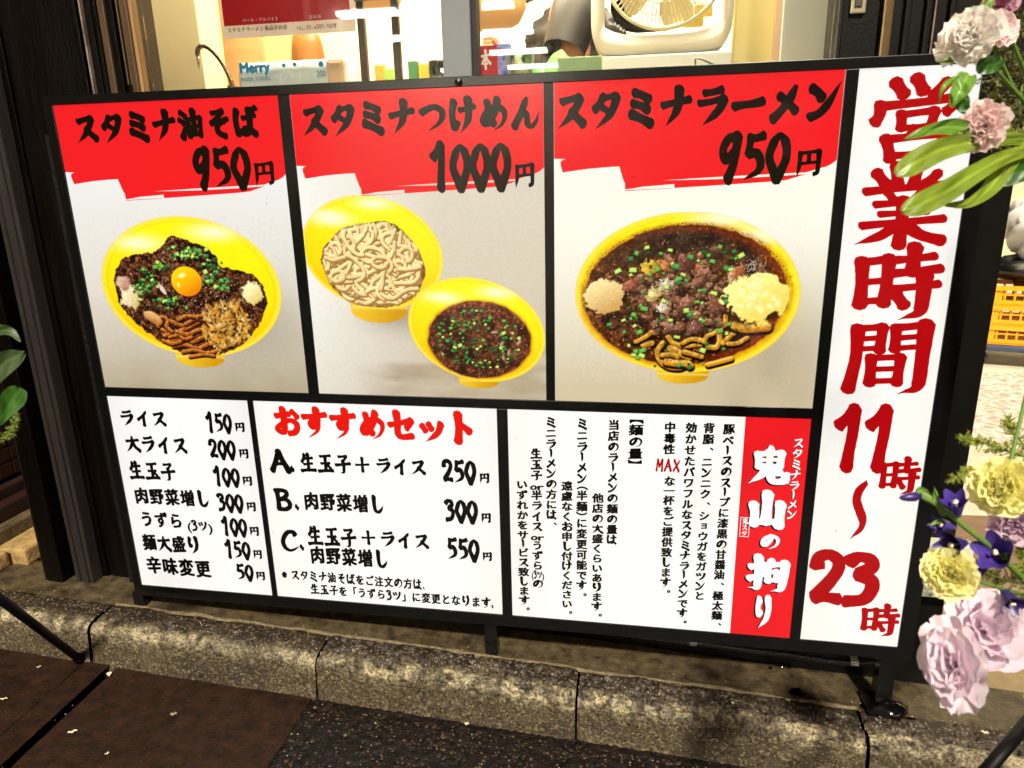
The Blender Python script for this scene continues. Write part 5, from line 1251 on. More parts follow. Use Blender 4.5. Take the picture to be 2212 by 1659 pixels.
for i, (u, h_, c_, lb) in enumerate([(702, .05, (120, 170, 110), 'pale green bottle between the jar and the rack'), (760, .032, (236, 240, 220), 'white carton with red mark behind the rack rod'), (820, .03, (250, 190, 60), 'small orange pack on the shelf between the rack rods'), (838, .02, (180, 220, 90), 'small lime pack on the shelf next to the orange pack'), (892, .034, (60, 130, 80), 'green packet on the shelf right of the rack'), (915, .026, (250, 220, 60), 'yellow packet on the shelf next to the black pot')]):
    p = on_y(u, 176-(u-700)*.06, .34); o = MB().box((p.x-.012, .34, p.z-.04), (p.x+.012, .36, p.z+h_), bevel=.003).build('shelf_pack', mat('pack_%d' % i, c_, rough=.4, var=.12, scale=60)); tag(o, lb, 'pack', 'packs on the shelf')
MB().box((.2, .15, 1.10), (1.58, .36, 1.128)).build('inner_ledge', M_CREAM, room)
# box fan with white guard
fn = empty('fan', (0, 0, 0)); tag(fn, 'large cream box fan with radial wire guard behind the right window pane', 'fan')
yf = .46; cf = on_y(1437, -80, yf); rim = abs(on_y(1437, 65, yf).z-cf.z)
M_FAN = mat('cream_fan_plastic', (246, 238, 220), rough=.4, var=.03, scale=8)
x0 = on_y(1276, 60, yf).x; x1 = on_y(1584, 50, yf).x; zb_ = on_y(1430, 113, yf).z
# housing: rounded square ring around the round opening
vs = []; fs = []; n = 64
hx = (x1-x0)/2; cx_ = (x0+x1)/2; hz_ = cf.z-zb_
for k_ in range(n):
    t_ = 2*PI*k_/n; c_, s_ = math.cos(t_), math.sin(t_); e = .22
    ox = cx_+hx*math.copysign(abs(c_)**.28, c_); oz = cf.z+hz_*math.copysign(abs(s_)**.28, s_)
    ix = cf.x+(rim*1.28)*math.copysign(abs(c_)**.62, c_); iz = cf.z+(rim*1.07)*math.copysign(abs(s_)**.62, s_)
    ix = min(max(ix, x0+.03), x1-.02)
    vs += [(ox, yf, oz), (ix, yf-.004, iz), (ix, yf+.06, iz), (ox, yf+.10, oz)]
for k_ in range(n):
    a0 = 4*k_; b0 = 4*((k_+1) % n)
    for j in range(3): fs.append((a0+j, b0+j, b0+j+1, a0+j+1))
    fs.append((a0+3, b0+3, b0, a0))
mesh_obj('housing', vs, fs, M_FAN, fn, True)
mb = MB(); M_WIRE = mat('fan_wire', (240, 226, 190), rough=.35)
for r_ in (1.0, .985, .80, .62, .44, .26): mb.tube([(cf.x+rim*r_*math.cos(t_), yf-.01-.02*(1-r_), cf.z+rim*r_*math.sin(t_)) for t_ in np.linspace(0, 2*PI, 60)], .0035 if r_ > .9 else .0016, 6, False)
mb.build('guard_ring', M_WIRE, fn, True)
wire = None
for k_ in range(84):
    t_ = 2*PI*k_/84
    if wire is None:
        o = MB().tube([(rim*.2*1, -.026, 0), (rim*.6, -.02, .004), (rim*1.0, -.010, .012)], .0015, 5).build('guard_wire', M_WIRE, fn); wire = o.data
    else: o = link(bpy.data.objects.new('guard_wire', wire), fn)
    o.location = (cf.x, yf, cf.z); o.rotation_euler = (0, t_, 0)
MB().lathe([(0, .03), (rim*.2, .028), (rim*.22, .0)], 30, (cf.x, yf-.0, cf.z), Matrix.Rotation(R(90), 3, 'X')).build('hub', M_FAN, fn, True)
for k_ in range(5):
    t_ = 2*PI*k_/5; vs = []
    for i in range(8):
        r_ = rim*(.2+.72*i/7); w_ = .10+.35*math.sin(PI*i/7*.8)
        for s_ in (-1, 1): a_ = t_+s_*w_*.9; vs.append((cf.x+r_*math.cos(a_), yf+.03+s_*.012, cf.z+r_*math.sin(a_)))
    mesh_obj('blade', vs, [(2*i, 2*i+1, 2*i+3, 2*i+2) for i in range(7)], mat('fan_blade', (250, 236, 180), rough=.4), fn, True)
# black sticker on the lower left of the opening with white characters
a = [(1320, 0), (1318, 22), (1328, 48), (1346, 66), (1375, 71), (1440, 67)]; b_ = [(1340, 0), (1352, 28), (1372, 46), (1392, 57), (1410, 63), (1442, 66)]
vs = []
for (p_, q_) in zip(a, b_): P1 = on_y(p_[0], p_[1], yf+.012); P2 = on_y(q_[0], q_[1], yf+.012); vs += [P1, P2]
vs = [tuple(p_) for p_ in vs]; vb = [(p_[0], p_[1]+.004, p_[2]) for p_ in vs]; m_ = len(vs)
fs = [(2*i, 2*i+1, 2*i+3, 2*i+2) for i in range(5)]+[(m_+2*i, m_+2*i+2, m_+2*i+3, m_+2*i+1) for i in range(5)]+[(2*i, 2*i+2, m_+2*i+2, m_+2*i) for i in range(5)]
mesh_obj('black_panel', vs+vb, fs, Mdk, fn)
for ch, u, v in (('ス', 1328, 52), ('タ', 1335, 57), ('ミ', 1341, 62), ('ナ', 1347, 67)):
    txt(ch, (u-4, v), (u+4, v), 8, yf-.006, mat('sticker_white', (250, 250, 245), rough=.4), fn, W=20)
for i, (u, v, w_, h_) in enumerate([(1500, 8, 40, 30), (1476, 36, 44, 24)]):
    a = on_y(u, v+h_, .5); b = on_y(u+w_, v, .5); o = MB().box((a.x, .5, a.z), (b.x, .502, b.z)).build('price_card', mat('yellow_card', (250, 224, 110), rough=.5, col2=(230, 190, 90), scale=60)); tag(o, ['yellow printed card behind the fan guard, upper of the two', 'yellow printed card behind the fan guard, lower of the two'][i], 'card')
o = MB().box((x0+.0, yf-.02, 1.13), (x1+.0, yf+.2, zb_-.006), bevel=.004).build('appliance', mat('white_appliance', (214, 214, 208), rough=.3)); tag(o, 'white appliance top under the cream fan', 'appliance')
a = on_y(1500, 133, .2); o = MB().tube([on_y(1502, 148, .2), on_y(1502, 128, .2), on_y(1512, 126, .2), on_y(1545, 142, .2)], .0022, 8).build('wire_hook', mat('grey_wire', (130, 134, 130), rough=.3, metal=.8), None, True); tag(o, 'bent grey wire hook in front of the white appliance', 'hook')
# clear board edge crossing in front of the cook
for u, v in ((1291, 20), (1203, 80)): 
    pass
# ------------------------------------------------------------------ cook in a black shirt and apron, seen chest high
yc_ = 1.3; pc = on_y(1243, 60, yc_)
def skinfig(name, verts, edges, radii, m, root=0, sub=2, parent=None):
    me = bpy.data.meshes.new(name); me.from_pydata([tuple(v) for v in verts], edges, []); me.update()
    o = bpy.data.objects.new(name, me); link(o, parent)
    sk = o.modifiers.new('skin', 'SKIN'); sk.use_smooth_shade = True
    for i, r_ in enumerate(radii):
        me.skin_vertices[0].data[i].radius = (r_, r_) if not hasattr(r_, '__len__') else r_
        me.skin_vertices[0].data[i].use_root = (i == root)
    ss = o.modifiers.new('sub', 'SUBSURF'); ss.levels = sub; ss.render_levels = sub
    me.materials.append(m); return o
M_SKIN = mat('skin', (216, 158, 118), rough=.5, var=.05, scale=20); M_CLOTH = mat('black_cloth', (26, 24, 23), rough=.6, var=.2, scale=60, bump=.15, bscale=400)
px = pc.x; zf = .10
per = empty('person', (px, yc_, zf), (0, 0, R(-82))); tag(per, 'person in a black shirt and draped apron standing inside behind the window', 'person')
V = [(0, 0, .95), (0, 0, 1.12), (0, -.01, 1.30), (0, 0, 1.42), (0, -.01, 1.50), (0, -.03, 1.60), (0, -.035, 1.69),
     (.10, 0, .88), (.11, 0, .50), (.11, .02, .08), (.12, -.12, .03), (-.10, 0, .88), (-.11, 0, .50), (-.11, .02, .08), (-.12, -.12, .03),
     (.17, 0, 1.40), (.24, -.02, 1.16), (.12, -.20, 1.22), (.03, -.27, 1.30), (-.17, 0, 1.40), (-.25, -.06, 1.20), (-.14, -.22, 1.24), (-.06, -.27, 1.32)]
Ed = [(0, 1), (1, 2), (2, 3), (3, 4), (4, 5), (5, 6), (0, 7), (7, 8), (8, 9), (9, 10), (0, 11), (11, 12), (12, 13), (13, 14), (3, 15), (15, 16), (16, 17), (17, 18), (3, 19), (19, 20), (20, 21), (21, 22)]
rad = [(.15, .11), (.14, .10), (.16, .11), (.13, .09), .05, .085, .09, .085, .06, .04, .035, .085, .06, .04, .035, .06, .045, .036, .03, .06, .045, .036, .03]
body = skinfig('body', V, Ed, rad, M_SKIN, 0, 2, per)
# face, ears and hair (above the picture, for other views)
MB().lathe([(0, .112), (.06, .10), (.092, .06), (.10, .0), (.095, -.05), (.0, -.05)], 20, (0, -.015, 1.70)).build('hair', mat('black_hair', (16, 12, 10), rough=.5, bump=.5, bscale=200), per, True)
MB().tube([(0, -.115, 1.69), (0, -.135, 1.655), (0, -.12, 1.645)], [.008, .014, .01], 8).build('nose', M_SKIN, per, True)
for s_ in (-1, 1):
    MB().lathe([(0, -.004), (.012, 0), (0, .004)], 10, (s_*.035, -.118, 1.685), Matrix.Rotation(R(90), 3, 'X')).build('eye', mat('eye', (30, 20, 16), rough=.2), per, True)
    MB().lathe([(0, -.01), (.02, 0), (0, .01)], 10, (s_*.088, -.02, 1.675), Matrix.Rotation(R(90), 3, 'Y')).build('ear', M_SKIN, per, True)
    for k_ in range(4):
        b0 = Vector((s_*.035 if s_ > 0 else -.065, -.285, 1.315+k_*.013)); MB().tube([b0, b0+Vector((-s_*.02, -.03, .004)), b0+Vector((-s_*.045, -.035, .0)), b0+Vector((-s_*.055, -.015, -.004))], [.0085, .008, .0075, .006], 8).build('finger', M_SKIN, per, True)
    MB().tube([Vector((s_*.04, -.27, 1.33)), Vector((s_*.035, -.29, 1.36)), Vector((s_*.02, -.30, 1.385))], [.011, .0095, .007], 8).build('thumb', M_SKIN, per, True)
# draped shirt and apron with hanging folds
n, mz = 120, 70
T, Zg = np.meshgrid(np.linspace(0, 2*PI, n), np.linspace(.55, 1.47, mz))
fr = 1.0
diag = fbm(T*2.6+Zg*4.5, Zg*1.6-T*.8, 5, 3); d2 = fbm(T*7+Zg*9, Zg*2.5, 9, 3)
fold = -(np.abs(np.sin((diag*5+Zg*3+T*.6)*PI)))**.45*.045+(d2-.5)*.03
wz = np.interp(Zg, [.55, .95, 1.15, 1.35, 1.43, 1.47], [.27, .235, .225, .24, .16, .085])
Xc = np.cos(T)*(wz+fold*fr); Yc = np.sin(T)*(wz*.84+fold*fr)
grid_mesh('shirt', Xc, Yc, Zg, M_CLOTH, per)
# sleeves
for s_ in (-1, 1):
    p_ = [(s_*.15, 0, 1.41), (s_*.21, -.02, 1.36), (s_*.245, -.05, 1.27)] if s_ > 0 else [(-.15, 0, 1.41), (-.215, -.03, 1.35), (-.25, -.06, 1.27)]
    MB().tube(crom(p_, 6), list(np.linspace(.085, .068, 13)), 16, False).build('sleeve', M_CLOTH, per, True)
# black bowl held in front
bw = on_y(1132, -16, 1.3)
o = MB().lathe([(.018, -.030), (.030, -.028), (.052, -.008), (.066, .028), (.063, .028), (.048, -.002), (0, -.02)], 32, (bw.x, 1.3, bw.z+.0)).build('bowl', Mdk, None, True); tag(o, 'black round bowl held up left of the cook in the right window pane', 'bowl')
# ------------------------------------------------------------------ convenience store across the street (it lights the scene and shows in the glass)
st = empty('store_opposite', (6.0, -5.4, 0)); tag(st, 'brightly lit convenience store on the other side of the street', 'store')
M_SW = mat('store_white', (232, 230, 222), rough=.6); M_SF = mat('store_floor', (200, 196, 186), rough=.3)
def sb(name, a, b, m): return MB().box(a, b).build(name, m, st)
sb('floor', (-8, -6, -.32), (9, 0, -.28), M_SF); sb('ceiling', (-8, -6, 2.75), (9, 0, 2.9), M_SW); sb('back_wall', (-8, -6.1, -.3), (9, -6, 2.9), M_SW)
sb('side_wall', (-8.1, -6, -.3), (-8, .0, 2.9), M_SW); sb('side_wall', (9, -6, -.3), (9.1, 0, 2.9), M_SW)
sb('fascia', (-8.1, -.2, 2.9), (9.1, .1, 3.899), mat('fascia_dark', (30, 30, 34), rough=.5))
sb('upper_storey', (-8.1, -6, 3.9), (9.1, 0, 4.1), mat('opposite_brick', (50, 40, 34), rough=.7, var=.3, scale=3))
M_TUBE = mat('store_tube', (255, 255, 255), emit=(255, 246, 226), es=26)
for i in range(4):
    for j in range(2):
        x = -8.15+j*1.25; y = -.9-i*1.4; o = sb('ceiling_light', (x, y-.09, 2.70), (x+.8, y+.09, 2.745), M_TUBE)
sb('lit_sign', (-7, .10, 3.05), (8, .2, 3.75), mat('lit_sign_face', (255, 255, 255), emit=(255, 232, 200), es=2.2))
for c_, z0, z1 in (((20, 150, 70), 3.12, 3.24), ((230, 60, 40), 3.52, 3.62)): sb('sign_stripe', (-7, .2005, z0), (8, .206, z1), mat('stripe%d' % c_[0], c_, rough=.4, emit=c_, es=1.2))
rr = random.Random(8)
for k_ in range(4):
    for j in range(34):
        x = -7+j*.45; h_ = rr.uniform(.16, .26); z0 = .1+k_*.36; c_ = rr.choice([(210, 60, 50), (240, 200, 60), (60, 140, 90), (60, 90, 200), (240, 240, 235), (240, 140, 50)])
        sb('goods', (x, -3.6, z0), (x+.40, -3.4, z0+h_), mat('goods%d' % c_[1], c_, rough=.5, var=.2, scale=6))
for k_ in range(5): sb('shelf', (-7, -3.8, .06+k_*.36), (8.2, -3.38, .09+k_*.36), M_SW)
for x in (-7.9, -4.5, -1.0, 2.5, 5.8, 8.9): sb('window_frame', (x, -.03, -.3), (x+.08, .03, 2.9), M_SW)
# ------------------------------------------------------------------ side lane at the right with lit paving, crates and dolly
M_PAVE = mat('bright_paving', (200, 188, 164), rough=.55, var=.15, scale=6, bump=.2, bscale=60)
M_COBB = mat('textured_paving', (150, 134, 116), rough=.7, col2=(226, 212, 196), scale=24, bump=1, bscale=40, contrast=(.4, .62))
M_BPAVE = mat('brown_paving', (122, 96, 70), rough=.6, var=.2, scale=10, bump=.3)
ZR = -.33
g0 = mesh_obj('lane', [(1.95, .21, ZR), (14, .21, ZR), (14, 14, ZR), (1.95, 14, ZR)], [(0, 1, 2, 3)], M_PAVE); tag(g0, kind='structure')
a = on_z(2100, 985, ZR+.004); 
g1 = mesh_obj('textured_path', [(2.0, on_z(2110, 968, ZR+.004).y, ZR+.004), (14, on_z(2110, 968, ZR+.004).y+.9, ZR+.004), (14, on_z(2110, 822, ZR+.004).y+1.6, ZR+.004), (2.0, on_z(2110, 822, ZR+.004).y, ZR+.004)], [(0, 1, 2, 3)], M_COBB); tag(g1, kind='structure')
g2 = mesh_obj('brown_path', [(1.95, .1, ZR+.006), (6, .1, ZR+.006), (6, 1.55, ZR+.006), (1.95, 1.35, ZR+.006)], [(0, 1, 2, 3)], M_BPAVE); tag(g2, kind='structure')
g3 = MB().box((1.95, .02, -.33), (2.9, .10, gz(2)-.004), bevel=.006).build('paving_edge', M_STEP); tag(g3, kind='structure')
# paving stones right of the board
M_SLAB = mat('tan_slab', (104, 88, 60), rough=.6, col2=(150, 130, 92), scale=14, bump=.5, bscale=120, rvar=.2)
pav = empty('side_paving', (0, 0, 0)); tag(pav, kind='structure')
for (x0_, x1_, y0_, y1_) in [(1.955, 2.23, .10, .40), (2.235, 2.52, .10, .40), (2.525, 2.82, .10, .40), (1.955, 2.23, .405, .70), (2.235, 2.52, .405, .70)]:
    MB().box((x0_, y0_, -.36), (x1_-.004, y1_-.004, gz(x0_)-.012), bevel=.004).build('paving_stone', M_SLAB, pav)
# yellow crates on a dolly
M_CR = mat('yellow_crate_plastic', (250, 176, 24), rough=.4, transl=.15)
def crate(loc, rz, label, grp):
    o = empty('crate', loc, (0, 0, rz)); L_, W_, H = .48, .34, .132; mb = MB()
    mb.box((-L_/2, -W_/2, 0), (L_/2, W_/2, .012)); mb.build('base', M_CR, o)
    for z0, z1, e in ((H-.03, H, .012), (0.012, .035, .004), (.068, .078, 0)):
        mb = MB(); mb.box((-L_/2-e, -W_/2-e, z0), (L_/2+e, -W_/2+.012, z1)); mb.box((-L_/2-e, W_/2-.012, z0), (L_/2+e, W_/2+e, z1))
        mb.box((-L_/2-e, -W_/2+.0125, z0), (-L_/2+.012, W_/2-.0125, z1)); mb.box((L_/2-.012, -W_/2+.0125, z0), (L_/2+e, W_/2-.0125, z1)); mb.build('rail', M_CR, o)
    mb = MB()
    for i in range(9):
        x = -L_/2+.004+i*(L_-.02)/8; ww = .05 if i in (0, 8) else .012
        for y_ in (-W_/2+.001, W_/2-.011): mb.box((x-(ww-.012 if i == 8 else 0), y_, .035), (x+(ww if i == 0 else .012), y_+.010, H-.03))
    for i in range(7):
        y_ = -W_/2+.012+i*(W_-.04)/6
        for x in (-L_/2+.001, L_/2-.011): mb.box((x, y_, .035), (x+.010, y_+.012, H-.03))
    mb.build('lattice', M_CR, o)['kind'] = 'stuff'; tag(o, label, 'crate', grp); return o
wb = on_z(2160, 792, ZR)
DX, DY = wb.x+.16, wb.y+.12
dl = empty('dolly', (DX, DY, ZR), (0, 0, R(-16))); tag(dl, 'dark blue platform dolly with rubber castors carrying yellow crates', 'dolly')
MB().box((-.31, -.21, .115), (.31, .21, .155), bevel=.01).build('platform', mat('dolly_blue', (52, 62, 84), rough=.5), dl)
for (x, y) in ((-.25, -.15), (.25, -.15), (-.25, .15), (.25, .15)):
    w_ = MB().lathe([(.0, -.016), (.045, -.016), (.052, -.008), (.052, .008), (.045, .016), (0, .016)], 24, (x, y, .052), Matrix.Rotation(R(90), 3, 'X')).build('castor', mat('castor_rubber', (40, 34, 30), rough=.6), dl, True)
    MB().box((x-.02, y-.024, .05), (x+.025, y-.018, .114), bevel=.003).build('fork', M_STEEL, w_); MB().box((x-.02, y+.018, .05), (x+.025, y+.024, .114), bevel=.003).build('fork', M_STEEL, w_)
for k_ in range(3): crate((DX, DY, ZR+.157+k_*.134), R(-16+k_*1.5), ['bottom yellow crate standing on the dolly', 'middle yellow crate of the stack on the dolly', 'top yellow crate of the stack under the black bag'][k_], 'yellow crates on the dolly')
def lump(name, c_, sx, sy, sz, m, lb, cat, seed, fr_=5):
    n_ = 36; T, P_ = np.meshgrid(np.linspace(0, 2*PI, n_), np.linspace(-PI/2, PI/2, 20)); k__ = 1+.75*(fbm(np.cos(T)*2.2+seed, np.sin(T)*2.2+P_*2.4, seed, 4)-.5)
    k__[:, -1] = k__[:, 0]
    o = grid_mesh(name, c_[0]+sx*np.cos(P_)*np.cos(T)*k__, c_[1]+sy*np.cos(P_)*np.sin(T)*k__, c_[2]+sz*np.sin(P_)*k__, m); return tag(o, lb, cat)
lump('black_bag', (DX, DY, ZR+.157+.402+.095), .30, .2, .105, mat('black_bag_film', (16, 14, 12), rough=.35), 'black sack lying on the top yellow crate', 'sack', 3)
lump('white_bag', (DX+.05, DY, ZR+.157+.402+.36), .26, .2, .22, mat('white_bag_film', (236, 236, 230), rough=.35, transl=.2), 'white plastic bag piled above the black sack', 'bag', 6)
nb = empty('neighbour_shop', (0, 0, 0)); tag(nb, 'pale lit wall of the neighbouring shop at the end of the lane', 'shop')
MB().box((1.95, 9, -.33), (14, 9.2, 4)).build('wall', mat('neighbour_wall', (206, 190, 150), rough=.6, var=.1, scale=2), nb)
MB().box((2.6, 8.2, 2.8), (12, 9, 2.95)).build('canopy', M_SW, nb)
for x in (3.2, 4.8, 6.4): MB().box((x, 3.2, 2.95), (x+1.0, 3.5, 3.0), bevel=.01).build('added_lane_lamp', mat('added_lamp_face', (255, 255, 255), emit=(255, 236, 200), es=30), nb)  # unseen lamps added over the lane to brighten its paving
MB().box((2.8, 3.1, 3.002), (7.8, 3.6, 3.06)).build('added_lamp_rail', M_DARKG, nb)  # fixture that carries the added lane lamps
# ------------------------------------------------------------------ congratulatory flower stand at the right, another at the far left
FL = 'flowers of the stand beside the board'
def petal_grid(L_, W_, nu=7, nv=7, ruffle=.12, cup=.35, seed=0, tip=1.0, narrow=.35):
    r_ = random.Random(seed); ph = r_.uniform(0, 6); fq = r_.uniform(5, 9); v = []; f = []
    for i in range(nu):
        t_ = i/(nu-1); w_ = W_*(narrow+(1-narrow)*math.sin(min(t_*1.25, 1)*PI/2))*(1 if t_ < .8 else tip+(1-tip)*(1-(t_-.8)/.2))
        for j in range(nv):
            s_ = j/(nv-1)*2-1
            rf = ruffle*L_*t_*t_*math.sin(fq*s_+ph)+ruffle*.4*L_*t_**3*r_.uniform(-1, 1)
            e = L_*(t_-.10*t_*t_*s_*s_)+(r_.uniform(-.05, .05)*L_ if i == nu-1 else 0)
            v.append(Vector((e, s_*w_/2, cup*L_*t_*t_+rf+.12*W_*s_*s_)))
    for i in range(nu-1):
        for j in range(nv-1): f.append((i*nv+j, i*nv+j+1, (i+1)*nv+j+1, (i+1)*nv+j))
    return v, f
def axes(dirv):
    z = Vector(dirv).normalized(); x = z.orthogonal().normalized(); y = z.cross(x); return Matrix((x, y, z)).transposed()
def petal_col(name, c1, c2): return mat(name, c1, rough=.55, col2=c2, scale=38, transl=.5, contrast=(.35, .65))
def ruffled_flower(c, dirv, rad, mp, mc, label, kind='carnation', layers=7, per=9, seed=0, ruffle=.14, open_=1.0, stem_to=None, stretch=None, group=None):
    o = empty(kind, c); M_ = axes(dirv); r_ = random.Random(seed); mb = MB()
    for L_ in range(layers):
        t_ = L_/(layers-1); n = max(int(per*(1-.45*t_)), 4); pitch = (8+78*t_**.9)*open_
        for k_ in range(n):
            a = 2*PI*(k_+.5*(L_ % 2))/n+r_.uniform(-.15, .15); ln = rad*(1.0-.38*t_)*r_.uniform(.9, 1.08)
            v, f = petal_grid(ln, rad*(1.05 if kind == 'lisianthus' else .78)*(1-.25*t_)*r_.uniform(.9, 1.1), seed=seed*100+L_*20+k_, ruffle=ruffle, cup=.12+.18*t_)
            Rz = Matrix.Rotation(a, 3, 'Z') @ Matrix.Rotation(-R(pitch+r_.uniform(-7, 7)), 3, 'Y')
            base = Vector((0, 0, rad*.10*t_))
            vv = []
            for p_ in v:
                q_ = Rz @ p_+base
                if stretch: q_ = Vector((q_.x*stretch[0], q_.y*stretch[1], q_.z*stretch[2]))
                vv.append(M_ @ q_)
            mb.add(vv, f)
    mb.build('bloom', mp, o, True)
    MB().lathe([(.004, -.34*rad-.004), (.11*rad+.002, -.28*rad), (.17*rad, -.12*rad), (.10*rad, .05*rad)], 12, (0, 0, 0), M_).build('calyx', mc, o, True)
    if stem_to is not None:
        e = Vector(stem_to)-Vector(c); s0 = M_ @ Vector((0, 0, -.30*rad)); mid = (s0+e)/2+M_ @ Vector((0, 0, -.02))
        MB().tube(crom([s0, mid, e], 6), .0022, 7).build('stem', mc, o, True)
    return tag(o, label, kind.replace('_', ' ') if kind != 'lisianthus' else 'flower', group)
M_GREEN = mat('stem_green', (96, 128, 50), rough=.5, var=.2, scale=40, transl=.15)
M_LEAF = mat('leaf_green', (92, 130, 44), rough=.38, var=.22, scale=16, transl=.2)
M_LEAFD = mat('leaf_dark_green', (48, 86, 28), rough=.35, var=.3, scale=20, transl=.2)
M_CW = petal_col('white_pink_petal', (252, 246, 238), (255, 253, 250)); M_CP = petal_col('blush_petal', (250, 224, 222), (255, 246, 242))
M_CY = petal_col('yellow_petal', (255, 250, 176), (255, 253, 214)); M_LI = petal_col('lilac_petal', (234, 216, 228), (250, 240, 244))
M_PU = mat('violet_petal', (44, 24, 104), rough=.4, col2=(92, 70, 170), scale=30, transl=.2); M_PD = mat('deep_violet_petal', (28, 12, 66), rough=.4, col2=(52, 28, 110), scale=30)
hub_hi = deep(2330, 330, .86); hub_lo = deep(2330, 1320, .86)
sd = empty('flower_stand', hub_lo-Vector((0, 0, .25))); tag(sd, 'black metal legged flower stand at the right edge holding the arrangement', 'flower stand')
M_BLK = mat('black_tube', (5, 5, 5), rough=.5, spec=.15)
hb = hub_lo-Vector((0, 0, .02))
lg = [on_z(2128, 1668, -.27), on_z(2300, 1500, -.27)]
p1 = deep(2230, 1548, .92); p0 = deep(2125, 1672, .86)
MB().tube([p1-sd.location, p0-sd.location], .008, 10).build('leg', M_BLK, sd, True)
up = (p1-p0).normalized(); MB().tube([p1-sd.location, p1+up*.35-sd.location], .008, 10).build('leg', M_BLK, sd, True)
MB().tube([p1+up*.35-sd.location, hub_hi+Vector((.12, .1, .2))-sd.location], .012, 10).build('pole', M_BLK, sd, True)
# left stand: one slanted leg standing on the paving
ls = empty('flower_stand', (0, 0, 0)); tag(ls, 'slanting black leg of a flower stand at the left edge of the picture', 'flower stand')
e1 = on_z(172, 1424, gz(-.12)-.095); e0 = deep(-60, 1248, 1.32)
MB().tube([e0, e1], .0095, 12).build('leg', M_BLK, ls, True)
MB().tube([e0, e0+(e0-e1).normalized()*.8], .0095, 12).build('leg', M_BLK, ls, True)
MB().lathe([(0, -.008), (.013, -.006), (.013, .012), (.0098, .016)], 14, e1, axes(e0-e1)).build('rubber_tip', M_BLK, ls, True)
def toward(c, u=0, v=0, w_=1): return (Vector(CAM)-Vector(c)).normalized()*w_+Vector((u, 0, v))
def D(u, v, d): return deep(u, v, d)
K = 1/_F
def flower(u, v, d, rpx, mp, kind, label, tilt=(0, 0), seed=0, layers=7, per=9, ruffle=.14, open_=1, hub=hub_hi, stretch=None, mc=M_GREEN, group=FL):
    c = D(u, v, d); return ruffled_flower(c, toward(c, *tilt), rpx*K*d*1.08, mp, mc, label, kind, layers, per, seed, ruffle, open_, hub, stretch, group)
flower(2098, 88, .76, 62, M_CW, 'carnation', 'cream white carnation at the top right above the hours panel', (-.3, .5), 1)
flower(2145, 72, .80, 44, M_CP, 'carnation', 'small faded carnation half hidden behind the cream white one', (.4, .6), 12)
flower(2124, 276, .76, 52, M_CP, 'carnation', 'blush white carnation just above the long green leaves', (-.2, .3), 2)
flower(2160, 14, .80, 34, mat('magenta_petal', (150, 40, 90), rough=.5, col2=(220, 190, 200), scale=60, transl=.2), 'carnation', 'magenta and white flower at the top right corner', (.1, .6), 3)
flower(2168, 1052, .74, 66, M_CY, 'carnation', 'large pale yellow carnation at the right edge above the purple bells', (-.1, .1), 4, 8, 10)
flower(2056, 1238, .72, 54, M_CY, 'carnation', 'round pale yellow carnation in front of the cream switch box', (-.1, .05), 5, 8, 10, hub=hub_lo)
flower(2132, 1366, .75, 82, M_LI, 'lisianthus', 'large ruffled lilac lisianthus, the upper of the pair', (.35, .55), 6, 5, 6, .11, .78, hub_lo)
flower(2066, 1440, .72, 76, M_LI, 'lisianthus', 'lilac lisianthus hanging lowest, its petals pointing down right', (-.5, .2), 7, 5, 6, .11, .66, hub_lo, (1.25, .8, 1))
flower(2192, 1128, .78, 50, petal_col('mauve_petal', (206, 176, 196), (232, 212, 222)), 'lisianthus', 'mauve lisianthus tucked below the large yellow carnation', (.2, -.3), 8, 5, 7, .18, .8, hub_lo)
# violet bell flowers
def bellf(u, v, d, rpx, lenpx, dr, m, label, seed):
    c = D(u, v, d); rad = rpx*K*d*.84; L_ = lenpx*K*d; M_ = axes(dr); o = empty('bellflower', c); mb = MB(); n = 30; v_ = []; f_ = []
    for i in range(9):
        t_ = i/8; r_ = rad*(.28+.45*math.sin(t_*PI*.55)+.42*t_**4)
        for k_ in range(n):
            a = 2*PI*k_/n; lob = 1+.16*t_**3*math.cos(5*a+seed); z = L_*t_*(1+.14*t_**3*math.cos(5*a+seed))
            v_.append(M_ @ Vector((r_*lob*math.cos(a), r_*lob*math.sin(a), z)))
    for i in range(8):
        for k_ in range(n): f_.append((i*n+k_, i*n+(k_+1) % n, (i+1)*n+(k_+1) % n, (i+1)*n+k_))
    mesh_obj('bell', v_, f_, m, o, True)
    MB().lathe([(.0, -.16*L_), (rad*.22, -.10*L_), (rad*.34, .05*L_), (rad*.30, .16*L_)], 12, (0, 0, 0), M_).build('calyx', M_GREEN, o, True)
    MB().tube([M_ @ Vector((0, 0, .1*L_)), M_ @ Vector((0, 0, .72*L_)), M_ @ Vector((0, 0, .84*L_))], [.0012, .0012, .0032], 8).build('pistil', mat('pistil_cream', (240, 226, 190), rough=.5), o, True)
    return tag(o, label, 'bellflower', 'violet bellflowers on the long stalk')
to_cam = lambda u, v, d: toward(D(u, v, d))
bellf(2070, 1112, .72, 26, 50, Vector((-.45, -.35, 1.0)), M_PU, 'upright violet bellflower nearest the bud tip', 1)
bellf(2062, 1140, .735, 18, 48, Vector((-1, -.4, .35)), M_PU, 'slim half open violet bellflower in the middle of the stalk', 2)
bellf(2085, 1172, .725, 30, 54, Vector((-1, -.6, .1)), M_PD, 'dark violet bellflower above the round yellow carnation', 3)
bellf(2172, 1204, .74, 40, 58, to_cam(2165, 1204, .72)+Vector((-.75, 0, .35)), M_PU, 'open violet bellflower facing the viewer with a cream centre', 4)
bellf(2128, 1222, .755, 36, 50, Vector((-1, -.2, -.5)), M_PD, 'deep violet bellflower behind the open one', 5)
